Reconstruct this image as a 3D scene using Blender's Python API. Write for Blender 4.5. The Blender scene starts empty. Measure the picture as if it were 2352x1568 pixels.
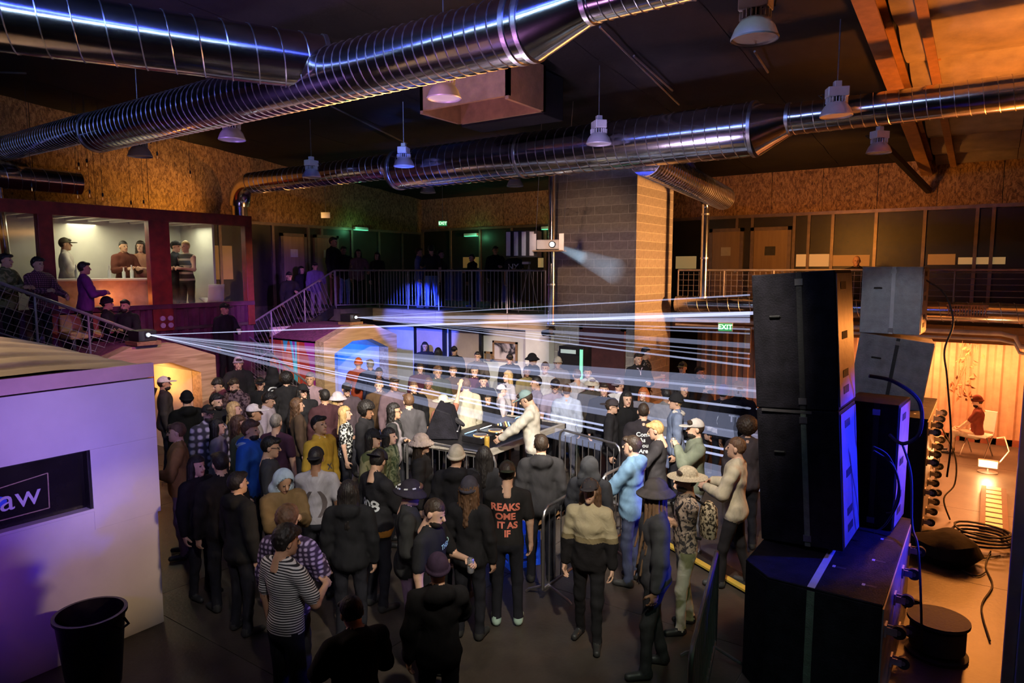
import bpy, math, random
import numpy as np
from mathutils import Vector, Matrix
from mathutils.bvhtree import BVHTree
random.seed(7); rng = np.random.default_rng(7)
SC = bpy.context.scene
COL = SC.collection
R = math.radians
# ------------------------------------------------------------------ camera
FPX, FW_, FH_ = 1568.0, 2352, 1568
YAW, PITCH, CZ = R(35), math.atan(164 / 1568), 3.75
cd = bpy.data.cameras.new('camera'); cam = bpy.data.objects.new('camera', cd); COL.objects.link(cam)
cd.sensor_width = 36.0; cd.lens = 36.0 * FPX / FW_; cd.clip_end = 200
cam.location = (0, 0, CZ); cam.rotation_euler = (math.pi / 2 - PITCH, 0, YAW)
SC.camera = cam
_f = Vector((-math.sin(YAW) * math.cos(PITCH), math.cos(YAW) * math.cos(PITCH), -math.sin(PITCH)))
_r = Vector((math.cos(YAW), math.sin(YAW), 0)); _u = _r.cross(_f); _c = Vector((0, 0, CZ))
def ray(u, v): return _f * FPX + _r * (u - FW_ / 2) - _u * (v - FH_ / 2)
def onz(u, v, z): d = ray(u, v); return _c + d * ((z - CZ) / d.z)
def ony(u, v, y): d = ray(u, v); return _c + d * (y / d.y)
def onx(u, v, x): d = ray(u, v); return _c + d * (x / d.x)
# ------------------------------------------------------------------ world and exposure
w = bpy.data.worlds.new('world'); SC.world = w; w.use_nodes = True
w.node_tree.nodes['Background'].inputs[0].default_value = (0.6, 0.42, 0.32, 1)
w.node_tree.nodes['Background'].inputs[1].default_value = 0.003
vs = SC.view_settings
vs.view_transform = 'Standard'; vs.look = 'None'; vs.gamma = 1; vs.exposure = 0.0; vs.use_curve_mapping = False
SC.cycles.transparent_max_bounces = 40
SC.cycles.max_bounces = 4; SC.cycles.diffuse_bounces = 2; SC.cycles.glossy_bounces = 3; SC.cycles.use_adaptive_sampling = True; SC.cycles.adaptive_threshold = .09; SC.cycles.adaptive_min_samples = 12; SC.cycles.use_denoising = True
SC.cycles.sample_clamp_indirect = 3.0
# ------------------------------------------------------------------ lights
def lamp(name, kind, loc, col, watt, size=.2, aim=None, angle=60, blend=.5, sizey=None):
    d = bpy.data.lights.new(name, kind); d.color = col; d.energy = watt
    if kind == 'AREA':
        d.size = size
        if sizey: d.shape = 'RECTANGLE'; d.size_y = sizey
    else: d.shadow_soft_size = size
    if kind == 'SPOT': d.spot_size = R(angle); d.spot_blend = blend
    o = bpy.data.objects.new(name, d); COL.objects.link(o); o.location = loc
    if aim is not None: o.rotation_euler = (Vector(aim) - Vector(loc)).to_track_quat('-Z', 'Y').to_euler()
    return o
ORANGE = (1, .36, .08); AMBER = (1, .5, .13); PURPLE = (.5, .12, 1); BLUE = (.03, .1, 1); PALE = (.95, .95, .85)
# unseen stage spots over the floor, then lamps added to brighten single things
lamp('key_spot', 'SPOT', (-1.7, 4.2, 6.0), (1, .92, .78), 3900, .08, (-5.6, 9.0, 1.5), 44, .5)
lamp('key_spot_far', 'SPOT', (-3.4, 4.2, 6.0), (1, .90, .74), 4200, .08, (-9.6, 9.9, 1.2), 36, .5)
lamp('key_spot_left', 'SPOT', (-4.6, 4.3, 6.0), (1, .86, .68), 1500, .08, (-10.2, 7.7, 1.3), 38, .7)
lamp('key_spot_right', 'SPOT', (-1.5, 4.6, 5.8), (1, .88, .70), 1300, .08, (-2.9, 8.2, 1.0), 34, .8)
lamp('key_spot_near', 'SPOT', (-.7, 2.4, 5.8), (1, .90, .72), 1250, .08, (-4.4, 5.8, 1.4), 46, .7)
lamp('key_spot_front', 'SPOT', (-.9, 1.0, 5.2), (.95, .86, .85), 420, .08, (-4.9, 3.9, 1.6), 26, .8)
lamp('under_lamp_wash', 'SPOT', (-5.5, 6.8, 2.9), (.85, .62, .9), 230, .3, (-5.6, 7.4, 7.0), 140, .8)  # added to brighten the pendant lamps from below
lamp('pillar_dim', 'SPOT', (-6.2, 9.0, 4.6), (1, .60, .38), 300, .1, (-7.5, 14.0, 4.2), 40, .8)  # weak wash added to lift the dark pillar front
lamp('projector_wash', 'SPOT', (-6.4, 8.8, 4.6), (.9, .9, 1), 60, .05, (-8.0, 12.2, 4.2), 12, .6)  # no source here; added to brighten the projector body
lamp('violet_spot', 'SPOT', (-2.9, 1.0, 2.35), (.50, .37, 1), 520, .1, (-7.05, 3.1, 2.4), 38, 1)
lamp('violet_spot_side', 'SPOT', (-3.6, .2, 2.7), (.32, .08, 1), 230, .1, (-7.05, 1.9, 1.9), 50, 1)
lamp('violet_spot_low', 'SPOT', (-3.0, 4.6, 2.3), (1, .66, .36), 260, .05, (-7.0, 3.2, .95), 26, .9)
lamp('dune_fill', 'SPOT', (-10.4, 2.4, 5.4), (1, .68, .40), 330, .05, (-8.1, 2.2, 2.85), 52, .6)  # unseen fill added to bring out the kiosk roof waves
lamp('booth_face', 'SPOT', (-8.2, 7.4, 4.6), (1, .78, .5), 420, .1, (-12.7, 6.6, 1.9), 36, .7)  # unseen spot added to brighten the near arch face
lamp('booth_face_far', 'SPOT', (-9.0, 9.2, 4.4), (1, .62, .36), 420, .1, (-13.4, 11.2, 1.9), 34, .7)  # likewise added for the far arch face
lamp('duct_band_pale', 'AREA', (-5.6, 1.3, 7.2), (.50, .76, 1), 80, 9.0, (-6.8, 5.2, 6.4), sizey=.22).data.spread = R(130)  # unseen strip added for the pale highlight along the ducts
lamp('duct_band_blue', 'AREA', (-5.8, 2.6, 7.3), (.05, .09, 1), 80, 9.0, (-6.8, 5.2, 6.5), sizey=.16).data.spread = R(130)  # second added strip, for the blue duct highlight
lamp('duct_band_amber', 'AREA', (-4.2, 8.6, 4.9), (1, .42, .10), 16, 3.0, (-5.4, 6.0, 6.1), sizey=.15).data.spread = R(110)  # added strip for the amber duct highlight
lamp('jamb_wash', 'SPOT', (-.1, 4.0, 3.2), (1, .6, .5), 22, .1, (.5, 7.0, 2.6), 36, .9)  # small spot added to lighten the jamb
lamp('aisle_green', 'SPOT', (-.1, 3.4, 4.4), (.5, 1, .7), 75, .05, (-1.5, 5.5, .9), 34, .7)  # added for green glints on the barrier and subwoofer front
lamp('duct_uplight_violet', 'SPOT', (-9.5, 2.6, 3.2), (.42, .22, 1), 500, .2, (-8.8, 5.4, 6.2), 60, .8)
lamp('duct_uplight_pink', 'SPOT', (-5.0, 2.6, 3.4), (.85, .35, .95), 480, .3, (-5.2, 5.6, 6.1), 60, .8)
lamp('duct_uplight_amber', 'SPOT', (-3.2, 9.4, 4.2), (1, .42, .12), 420, .2, (-5.4, 6.0, 6.2), 50, .8)
lamp('duct_uplight_blue', 'SPOT', (-8.6, 8.6, 3.8), (.06, .14, 1), 520, .2, (-9.7, 10.7, 5.8), 46, .7)
lamp('duct_uplight_white', 'SPOT', (-4.4, 8.0, 4.0), (.62, .5, 1), 300, .2, (-4.4, 10.5, 5.8), 50, .8)
lamp('stair_blue', 'SPOT', (-9.5, 8.6, 3.9), (.36, .14, 1), 1300, .15, (-14.8, 11.0, 2.6), 38, .8)
lamp('wall_blue', 'SPOT', (-11.6, 10.6, 3.1), (.05, .10, 1), 2300, .06, (-13.1, 14.4, 2.2), 36, .35)
lamp('wall_blush', 'SPOT', (-9.4, 9.6, 3.0), (1, .72, .62), 600, .06, (-9.7, 14.4, 1.85), 30, .6)
lamp('purple_wash', 'SPOT', (-8.6, 4.6, 4.8), (.95, .10, .65), 420, .15, (-14.4, 8.0, 2.2), 44, .8)
# warm bay at right
lamp('bay_light', 'AREA', (-.6, 17.0, 2.34), (1, .34, .11), 310, 2.6, (-.6, 17.0, 0), sizey=.5)
lamp('bay_light_floor', 'AREA', (.1, 12.6, 2.9), (1, .30, .05), 270, .5, (.1, 12.0, 0), sizey=1.6)
lamp('bay_uplight', 'SPOT', (.5, 12.2, 3.3), (1, .27, .03), 850, .2, (.6, 10.6, 7.0), 110, .7)
lamp('pillar_warm', 'SPOT', (-1.6, 14.9, 3.6), (1, .42, .12), 2300, .2, (-6.6, 15.1, 4.3), 60, .6)
lamp('osb_right', 'SPOT', (-3.2, 14.4, 4.4), (1, .36, .05), 330, .2, (-3.2, 18.6, 5.7), 110, .8)
lamp('osb_left', 'SPOT', (-15.4, 9.2, 5.15), (1, .50, .11), 140, .15, (-17.0, 8.8, 6.0), 120, .8)
lamp('osb_left_far', 'SPOT', (-15.2, 12.4, 5.0), (1, .5, .14), 40, .2, (-17, 13.0, 5.8), 110, .8)
lamp('speaker_blue', 'SPOT', (1.2, 8.0, 2.5), (.02, .03, 1), 1000, .1, (-.7, 7.5, 1.75), 56, .5)
lamp('speaker_violet', 'SPOT', (-.3, 4.6, 5.2), (.7, .25, .7), 90, .1, (-1.0, 6.3, 1.1), 24, .8)
lamp('cab_white', 'SPOT', (-.6, 7.9, 5.2), (.8, .86, 1), 150, .1, (-1.1, 11.4, 2.9), 26, .6)
# ------------------------------------------------------------------ mesh helpers
class MB:
    def __init__(s): s.v = []; s.f = []; s.m = []
    def add(s, vs_, fs, m=0):
        o = len(s.v); s.v += [tuple(x) for x in vs_]; s.f += [tuple(i + o for i in f) for f in fs]; s.m += [m] * len(fs); return s
    def box(s, x0, x1, y0, y1, z0, z1, m=0):
        return s.add([(x, y, z) for x in (x0, x1) for y in (y0, y1) for z in (z0, z1)],
                     [(0, 1, 3, 2), (4, 6, 7, 5), (0, 4, 5, 1), (2, 3, 7, 6), (0, 2, 6, 4), (1, 5, 7, 3)], m)
    def obox(s, c, size, rot=None, m=0):
        rot = rot or Matrix.Identity(3); c = Vector(c)
        return s.add([c + rot @ Vector((x * size[0] / 2, y * size[1] / 2, z * size[2] / 2)) for x in (-1, 1) for y in (-1, 1) for z in (-1, 1)],
                     [(0, 1, 3, 2), (4, 6, 7, 5), (0, 4, 5, 1), (2, 3, 7, 6), (0, 2, 6, 4), (1, 5, 7, 3)], m)
    def bar(s, a, b, wx, wz, m=0):
        a, b = Vector(a), Vector(b); d = (b - a); L = d.length; d.normalize()
        upv = Vector((0, 0, 1)) if abs(d.z) < .95 else Vector((0, 1, 0))
        x = d.cross(upv).normalized(); z = x.cross(d)
        return s.obox((a + b) / 2, (wx, L, wz), Matrix((x, d, z)).transposed(), m)
    def tube(s, a, b, r0, r1=None, n=12, caps=True, m=0): return s.path([a, b], [r0, r0 if r1 is None else r1], n, caps, m)
    def path(s, pts, r, n=8, caps=True, m=0):
        pts = [Vector(p) for p in pts]; k = len(pts); r = [r] * k if not isinstance(r, (list, tuple)) else r
        vs_ = []; prev = None
        for i, p in enumerate(pts):
            d = (pts[min(i + 1, k - 1)] - pts[max(i - 1, 0)]).normalized()
            if prev is None: x = d.orthogonal().normalized()
            else: x = (prev - d * prev.dot(d)); x = x.normalized() if x.length > 1e-6 else d.orthogonal().normalized()
            prev = x; y = d.cross(x)
            vs_ += [p + (x * math.cos(2 * math.pi * j / n) + y * math.sin(2 * math.pi * j / n)) * r[i] for j in range(n)]
        fs = [(i * n + j, i * n + (j + 1) % n, (i + 1) * n + (j + 1) % n, (i + 1) * n + j) for i in range(k - 1) for j in range(n)]
        if caps: fs += [tuple(range(n - 1, -1, -1)), tuple((k - 1) * n + j for j in range(n))]
        return s.add(vs_, fs, m)
    def lathe(s, prof, n=24, m=0, c=(0, 0, 0)):
        k = len(prof)
        vs_ = [(c[0] + r * math.cos(2 * math.pi * j / n), c[1] + r * math.sin(2 * math.pi * j / n), c[2] + z) for r, z in prof for j in range(n)]
        return s.add(vs_, [(i * n + j, i * n + (j + 1) % n, (i + 1) * n + (j + 1) % n, (i + 1) * n + j) for i in range(k - 1) for j in range(n)], m)
    def prism(s, poly, a, b, axis='y', m=0):
        def P(p, t): return (p[0], t, p[1]) if axis == 'y' else ((t, p[0], p[1]) if axis == 'x' else (p[0], p[1], t))
        n = len(poly)
        return s.add([P(p, a) for p in poly] + [P(p, b) for p in poly],
                     [tuple(range(n)), tuple(range(2 * n - 1, n - 1, -1))] + [(i, i + n, (i + 1) % n + n, (i + 1) % n) for i in range(n)], m)
    def mesh(s, name, smooth=False, ang=40):
        me = bpy.data.meshes.new(name); me.from_pydata(s.v, [], s.f)
        if any(s.m): me.polygons.foreach_set('material_index', s.m)
        import bmesh
        bm = bmesh.new(); bm.from_mesh(me); bmesh.ops.recalc_face_normals(bm, faces=bm.faces); bm.to_mesh(me); bm.free()
        if smooth:
            me.polygons.foreach_set('use_smooth', [True] * len(me.polygons)); me.set_sharp_from_angle(angle=R(ang))
        me.update(); return me
    def build(s, name, mat, parent=None, smooth=False, bev=0, **k):
        return obj(name, s.mesh(name, smooth), mat, parent, bev, **k)
def obj(name, me, mat, parent=None, bev=0, loc=None, rot=None, **tags):
    o = bpy.data.objects.new(name, me); COL.objects.link(o)
    if mat is not None:
        for i, mm in enumerate(mat if isinstance(mat, (list, tuple)) else [mat]):
            if len(me.materials) <= i: me.materials.append(mm)
            if me.materials[i] != mm: o.material_slots[i].link = 'OBJECT'; o.material_slots[i].material = mm
    if parent: o.parent = parent
    if loc is not None: o.location = loc
    if rot is not None: o.rotation_euler = rot
    if bev:
        b = o.modifiers.new('bevel', 'BEVEL'); b.width = bev; b.segments = 2; b.limit_method = 'ANGLE'
    tag(o, **tags); return o
def tag(o, label=None, cat=None, group=None, kind=None):
    if label: o['label'] = label
    if cat: o['category'] = cat
    if group: o['group'] = group
    if kind: o['kind'] = kind
    return o
def thing(name, label, cat, loc=(0, 0, 0), rz=0, group=None, kind=None):
    o = bpy.data.objects.new(name, None); COL.objects.link(o); o.empty_display_size = .1
    o.location = loc; o.rotation_euler = (0, 0, rz); return tag(o, label, cat, group, kind)
def copy_tree(o, parent=None):
    c = o.copy(); COL.objects.link(c); c.parent = parent
    for ch in o.children: copy_tree(ch, c)
    return c
def text_mesh(txt, size, depth=.003, align='CENTER', shear=0, bold=0):
    cu = bpy.data.curves.new('txt', 'FONT'); cu.body = txt; cu.size = size; cu.extrude = depth; cu.align_x = align; cu.align_y = 'CENTER'; cu.shear = shear; cu.offset = bold
    cu.resolution_u = 3
    o = bpy.data.objects.new('txt', cu); COL.objects.link(o)
    dg = bpy.context.evaluated_depsgraph_get(); me = bpy.data.meshes.new_from_object(o.evaluated_get(dg))
    bpy.data.objects.remove(o); bpy.data.curves.remove(cu); return me
# ------------------------------------------------------------------ materials
def nt(name):
    m = bpy.data.materials.new(name); m.use_nodes = True; t = m.node_tree; b = t.nodes['Principled BSDF']; return m, t, b
def N(t, kind, **k):
    n = t.nodes.new(kind)
    for a, v in k.items():
        if hasattr(n, a): setattr(n, a, v)
        else: n.inputs[a.replace('_', ' ')].default_value = v
    return n
def ramp(t, stops):
    r = t.nodes.new('ShaderNodeValToRGB'); e = r.color_ramp.elements
    while len(e) < len(stops): e.new(.5)
    for i, (p, c) in enumerate(stops): e[i].position = p; e[i].color = (*c, 1)
    return r
def dark(c, k): return tuple(max(0, min(1, x * k)) for x in c[:3])
MC = {}
def mat(name, col, rough=.6, metal=0, var=.2, ns=6, bump=.15, bs=40, stretch=(1, 1, 1), emit=0, spec=.5, coat=0, distort=0):
    key = (name, tuple(col), rough, metal, var, ns, bump, bs, stretch, emit, distort)
    if key in MC: return MC[key]
    m, t, b = nt(name); L = t.links
    tc = N(t, 'ShaderNodeTexCoord'); mp = N(t, 'ShaderNodeMapping'); mp.inputs['Scale'].default_value = stretch
    L.new(tc.outputs['Object'], mp.inputs[0])
    no = N(t, 'ShaderNodeTexNoise', Scale=ns, Detail=6, Roughness=.6, Distortion=distort); L.new(mp.outputs[0], no.inputs['Vector'])
    rp = ramp(t, [(.3, dark(col, 1 - var)), (.7, dark(col, 1 + var))]); L.new(no.outputs[0], rp.inputs[0]); L.new(rp.outputs[0], b.inputs['Base Color'])
    b.inputs['Roughness'].default_value = rough; b.inputs['Metallic'].default_value = metal; b.inputs['Specular IOR Level'].default_value = spec
    if bump:
        n2 = N(t, 'ShaderNodeTexNoise', Scale=bs, Detail=4); L.new(mp.outputs[0], n2.inputs['Vector'])
        bp = N(t, 'ShaderNodeBump', Strength=bump, Distance=.02); L.new(n2.outputs[0], bp.inputs['Height']); L.new(bp.outputs[0], b.inputs['Normal'])
    if emit: b.inputs['Emission Color'].default_value = (*col, 1); b.inputs['Emission Strength'].default_value = emit
    MC[key] = m; return m
def glow(name, col, s):
    m, t, b = nt(name); b.inputs['Base Color'].default_value = (*col, 1); b.inputs['Emission Color'].default_value = (*col, 1); b.inputs['Emission Strength'].default_value = s; return m
def cloth(col, rough=.85):
    return mat('cloth', col, rough, 0, .28, 5, .55, 9, (1, 1, .6), spec=.15, distort=1.2)
def pattern(name, fn, rough=.8):
    m, t, b = nt(name); tc = N(t, 'ShaderNodeTexCoord'); c = fn(t, tc.outputs['Object']); t.links.new(c, b.inputs['Base Color'])
    b.inputs['Roughness'].default_value = rough; b.inputs['Specular IOR Level'].default_value = .2
    n2 = N(t, 'ShaderNodeTexNoise', Scale=9, Detail=4, Distortion=1.2); t.links.new(tc.outputs['Object'], n2.inputs['Vector'])
    bp = N(t, 'ShaderNodeBump', Strength=.5, Distance=.02); t.links.new(n2.outputs[0], bp.inputs['Height']); t.links.new(bp.outputs[0], b.inputs['Normal'])
    return m
def p_wave(a, bcol, scale, axis='Z', lo=.45, hi=.55):
    def fn(t, vec):
        wv = N(t, 'ShaderNodeTexWave', wave_type='BANDS', bands_direction=axis, Scale=scale, Distortion=.4, Detail=1); t.links.new(vec, wv.inputs['Vector'])
        r = ramp(t, [(lo, a), (hi, bcol)]); t.links.new(wv.outputs['Color'], r.inputs[0]); return r.outputs[0]
    return fn
def p_vor(a, bcol, scale, lo=.3, hi=.4, dist=0):
    def fn(t, vec):
        no = N(t, 'ShaderNodeTexNoise', Scale=scale, Detail=2, Distortion=dist); t.links.new(vec, no.inputs['Vector'])
        r = ramp(t, [(lo, a), (hi, bcol)]); t.links.new(no.outputs[0], r.inputs[0]); return r.outputs[0]
    return fn
def p_plaid(a, bcol, scale):
    def fn(t, vec):
        ws = []
        for ax in 'XZ':
            wv = N(t, 'ShaderNodeTexWave', wave_type='BANDS', bands_direction=ax, Scale=scale, Distortion=.6); t.links.new(vec, wv.inputs['Vector']); ws.append(wv)
        mx = N(t, 'ShaderNodeMath', operation='MULTIPLY'); t.links.new(ws[0].outputs['Fac'], mx.inputs[0]); t.links.new(ws[1].outputs['Fac'], mx.inputs[1])
        r = ramp(t, [(.1, a), (.6, bcol)]); t.links.new(mx.outputs[0], r.inputs[0]); return r.outputs[0]
    return fn
# ------------------------------------------------------------------ surface materials
def osb_mat():
    m, t, b = nt('osb'); L = t.links; tc = N(t, 'ShaderNodeTexCoord')
    mp = N(t, 'ShaderNodeMapping'); mp.inputs['Scale'].default_value = (1, 1, .45); L.new(tc.outputs['Object'], mp.inputs[0])
    vo = N(t, 'ShaderNodeTexVoronoi', Scale=16, Randomness=1); no = N(t, 'ShaderNodeTexNoise', Scale=9, Detail=5, Distortion=2.5)
    L.new(mp.outputs[0], no.inputs['Vector']); L.new(no.outputs['Color'], vo.inputs['Vector'])
    vo2 = N(t, 'ShaderNodeTexVoronoi', Scale=28); L.new(mp.outputs[0], vo2.inputs['Vector'])
    r = ramp(t, [(.15, (.05, .024, .008)), (.5, (.22, .11, .035)), (.8, (.46, .27, .10))])
    mx = N(t, 'ShaderNodeMath', operation='MULTIPLY_ADD'); mx.inputs[1].default_value = .5
    L.new(vo.outputs['Color'], mx.inputs[0]); L.new(no.outputs[0], mx.inputs[2]); 
    m2 = N(t, 'ShaderNodeMath', operation='MULTIPLY_ADD'); m2.inputs[1].default_value = .35; L.new(vo2.outputs['Color'], m2.inputs[0]); L.new(mx.outputs[0], m2.inputs[2])
    sb = N(t, 'ShaderNodeMath', operation='SUBTRACT'); sb.inputs[1].default_value = .35; L.new(m2.outputs[0], sb.inputs[0])
    L.new(sb.outputs[0], r.inputs[0]); L.new(r.outputs[0], b.inputs['Base Color']); b.inputs['Roughness'].default_value = .75
    bp = N(t, 'ShaderNodeBump', Strength=.4, Distance=.02); L.new(sb.outputs[0], bp.inputs['Height']); L.new(bp.outputs[0], b.inputs['Normal']); return m
def wood_mat(name, a, bcol, axis='X', scale=3):
    m, t, b = nt(name); L = t.links; tc = N(t, 'ShaderNodeTexCoord')
    mp = N(t, 'ShaderNodeMapping'); s = {'X': (.25, 3, 3), 'Y': (3, .25, 3), 'Z': (3, 3, .25)}[axis]; mp.inputs['Scale'].default_value = s
    L.new(tc.outputs['Object'], mp.inputs[0])
    wv = N(t, 'ShaderNodeTexNoise', Scale=scale, Detail=7, Distortion=1.8); L.new(mp.outputs[0], wv.inputs['Vector'])
    r = ramp(t, [(.3, a), (.65, bcol)]); L.new(wv.outputs[0], r.inputs[0]); L.new(r.outputs[0], b.inputs['Base Color']); b.inputs['Roughness'].default_value = .6
    bp = N(t, 'ShaderNodeBump', Strength=.15, Distance=.01); L.new(wv.outputs[0], bp.inputs['Height']); L.new(bp.outputs[0], b.inputs['Normal']); return m
def glass_mat(name='pane_glass', tint=(.9, .95, .9), fac=.08):
    m, t, b = nt(name); L = t.links; out = t.nodes['Material Output']
    tr = N(t, 'ShaderNodeBsdfTransparent'); tr.inputs[0].default_value = (*tint, 1); gl = N(t, 'ShaderNodeBsdfGlossy'); gl.inputs['Roughness'].default_value = .08
    mx = N(t, 'ShaderNodeMixShader'); mx.inputs[0].default_value = fac; L.new(tr.outputs[0], mx.inputs[1]); L.new(gl.outputs[0], mx.inputs[2]); L.new(mx.outputs[0], out.inputs[0]); return m
def beam_mat(col, s):
    m, t, b = nt('beam_haze'); t.nodes.remove(b); e = N(t, 'ShaderNodeEmission'); e.inputs[0].default_value = (*col, 1); e.inputs[1].default_value = s
    t.links.new(e.outputs[0], t.nodes['Material Output'].inputs['Volume']); return m
def sheet_mat(col, s):
    m, t, b = nt('laser_light'); t.nodes.remove(b); e = N(t, 'ShaderNodeEmission'); e.inputs[0].default_value = (*col, 1); e.inputs[1].default_value = s
    tr = N(t, 'ShaderNodeBsdfTransparent'); ad = N(t, 'ShaderNodeAddShader'); t.links.new(e.outputs[0], ad.inputs[0]); t.links.new(tr.outputs[0], ad.inputs[1]); t.links.new(ad.outputs[0], t.nodes['Material Output'].inputs['Surface']); m.cycles.emission_sampling = 'NONE'; return m
OSB = osb_mat()
PLY = wood_mat('plywood', (.30, .19, .09), (.55, .38, .21), 'X'); PLYY = wood_mat('plywood_y', (.30, .19, .09), (.55, .38, .21), 'Y')
TIMBER = wood_mat('timber', (.16, .08, .03), (.32, .17, .07), 'X')
GLASS = glass_mat()
ROOFDK = mat('roof_paint', (.008, .006, .005), .85, 0, .5, 3, .2, 12)
FOIL = mat('vinyl_facing', (.42, .36, .30), .42, 0, .25, 3, .35, 5)
BLACKM = mat('black_metal', (.02, .018, .02), .45, .4, .4, 8, .1, 60)
STEEL = mat('steel_tube', (.42, .40, .40), .35, .9, .15, 8, .05, 60)
GALV = mat('galvanised_duct', (.62, .60, .62), .17, 1, .22, 3, .05, 7)
GALVS = mat('galvanised_seam', (.62, .62, .64), .35, 1, .15, 9, .1, 30)
REDST = mat('red_painted_steel', (.20, .018, .012), .5, 0, .35, 5, .1, 40)
PURST = mat('plum_painted_steel', (.10, .022, .05), .55, 0, .4, 5, .15, 40)
WHITEW = mat('white_wall_paint', (.62, .60, .55), .7, 0, .08, 3, .08, 60)
GREYW = mat('dark_cladding', (.10, .075, .06), .45, .3, .35, 4, .1, 30)
CONC = mat('concrete_floor', (.055, .043, .034), .45, 0, .35, 2.2, .12, 25)
GROUT = mat('joint_filler', (.30, .26, .22), .8, 0, .2, 20, 0)
CMU = [mat('concrete_block', c, .9, 0, .16, 14, .5, 70) for c in ((.30, .265, .24), (.27, .24, .215), (.335, .30, .27))]
MORTAR = mat('mortar', (.50, .46, .41), .95, 0, .15, 20, .3, 80)
DOORB = mat('door_veneer', (.30, .20, .12), .5, 0, .15, 3, .05, 30, (4, 4, .3))
DARKDOOR = mat('maroon_door', (.075, .022, .022), .5, 0, .3, 4, .1, 30)
CORR = mat('container_paint', (.46, .30, .20), .5, 0, .15, 5, .1, 30)
WHITEP = mat('white_plastic', (.72, .71, .69), .4, 0, .06, 6, 0)
GREYP = mat('grey_light_housing', (.70, .68, .70), .4, .2, .1, 6, .05, 40)
RUBBER = mat('black_rubber', (.012, .012, .012), .7, 0, .3, 8, .2, 40)
# ------------------------------------------------------------------ floor
fl = thing('floor', None, None, kind='structure')
MB().box(-22.5, 3.2, -2.2, 19, -.3, -.012).build('joint_bed', GROUT, fl)
slab_me = MB().box(-1.496, 1.496, -1.496, 1.496, -.12, 0).mesh('slab')
for i in range(9):
    for j in range(7):
        obj('floor_slab', slab_me, CONC, fl, loc=(-21.2 + 3 * i, -.86 + 3 * j, 0), bev=0)
# ------------------------------------------------------------------ roof
def roofz(y): return 6.28 + .084 * (18.6 - y)
ce = thing('ceiling', None, None, kind='structure')
def roof_strip(x0, x1, m, sag, name):
    b = MB(); ys = [i * .18 - 2.4 for i in range(118)]
    for k, x in enumerate((x0, x1)):
        for y in ys: b.v.append((x, y, roofz(y) - sag * abs(math.sin(y * math.pi / 1.5)) ** .6))
    n = len(ys); b.f = [(i, i + 1, n + i + 1, n + i) for i in range(n - 1)]; b.m = [0] * (n - 1)
    return b.build(name, m, ce, smooth=True)
for i in range(8): roof_strip(-17.2 + i * 2.0, -17.2 + (i + 1) * 2.0 - .01, ROOFDK, .03, 'roof_panel')
for i in range(3): roof_strip(-1.2 + i * 1.5, -1.2 + (i + 1) * 1.5 - .01, FOIL, .16, 'insulation_panel')
MB().box(-17.3, 3.4, -2.5, 18.8, 8.3, 8.4).build('roof_cap', ROOFDK, ce)
BEAMM = mat('primer_steel', (.42, .22, .10), .5, .1, .2, 6, .1, 30)
def ibeam(n, x, y0, y1, drop, wdt, hgt):
    b = MB(); z0, z1 = roofz(y0) - drop, roofz(y1) - drop
    for dz, th, ww in ((0, .03, wdt), (-hgt, .03, wdt)): b.bar((x, y0, z0 + dz), (x, y1, z1 + dz), ww, th)
    b.bar((x, y0, z0 - hgt / 2), (x, y1, z1 - hgt / 2), .02, hgt)
    return b.build(n, BEAMM, None, kind='structure')
ibeam('trim_1', -1.36, -2, 18.5, .05, .22, .32); ibeam('trim_2', -.86, -2, 18.5, .02, .12, .2)
MB().bar((-1.30, 18.5, 5.55), (-1.9, 15.6, 6.2), .1, .12).build('trim_3', BLACKM, None, kind='structure')
# thin conduit and rods under the roof
def onroof(u, v, off):
    y = 8.0
    for _ in range(30):
        p = onz(u, v, roofz(y) - off); y = p.y
    return p
for k, (a, c2, lab) in enumerate([((1378, 62), (1560, 240), 'long thin conduit running under the roof beside a pendant lamp'), ((1456, 128), (1545, 208), 'short orange-lit conduit strip under the dark roof'), ((1733, 118), (1764, 166), 'short conduit stub seen below the biggest pendant lamp'), ((760, 243), (935, 330), 'purple-lit thin conduit under the roof above the far duct'), ((0, 166), (60, 168), 'pale conduit at the left edge under the big duct')]):
    MB().tube(onroof(*a, .12), onroof(*c2, .12), .018, n=6).build('conduit', STEEL, None, label=lab, cat='conduit')
# ------------------------------------------------------------------ walls
XL, YB = -17.0, 18.6
def osb_wall(name, along, a0, a1, c, z0, ztop, sgn):
    wl = thing(name, None, None, kind='structure'); n = int(math.ceil((a1 - a0) / 1.22)); k = a0
    for i in range(n):
        k1 = min(k + 1.22, a1); b = MB(); t = .03 + .006 * (i % 2)
        zt0, zt1 = ztop(k), ztop(k1)
        if along == 'x': b.prism([(k + .006, z0), (k1 - .006, z0), (k1 - .006, zt1), (k + .006, zt0)], c, c + sgn * t, 'y')
        else: b.prism([(k + .006, z0), (k1 - .006, z0), (k1 - .006, zt1), (k + .006, zt0)], c, c + sgn * t, 'x')
        b.build('osb_panel', OSB, wl); k = k1
    return wl
wb = osb_wall('wall_back', 'x', XL, 3.2, YB, 5.2, lambda x: 6.34, -1)
wl_ = osb_wall('wall_left', 'y', -2.2, YB, XL, 5.1, lambda y: roofz(y) + .05, 1)
MB().box(XL - .3, 3.4, YB + .02, YB + .25, 0, 6.6).build('wall_back_core', GREYW, wb)
MB().box(XL - .25, XL - .02, -2.4, YB + .2, 0, 8.2).build('wall_left_core', GREYW, wl_)
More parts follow.
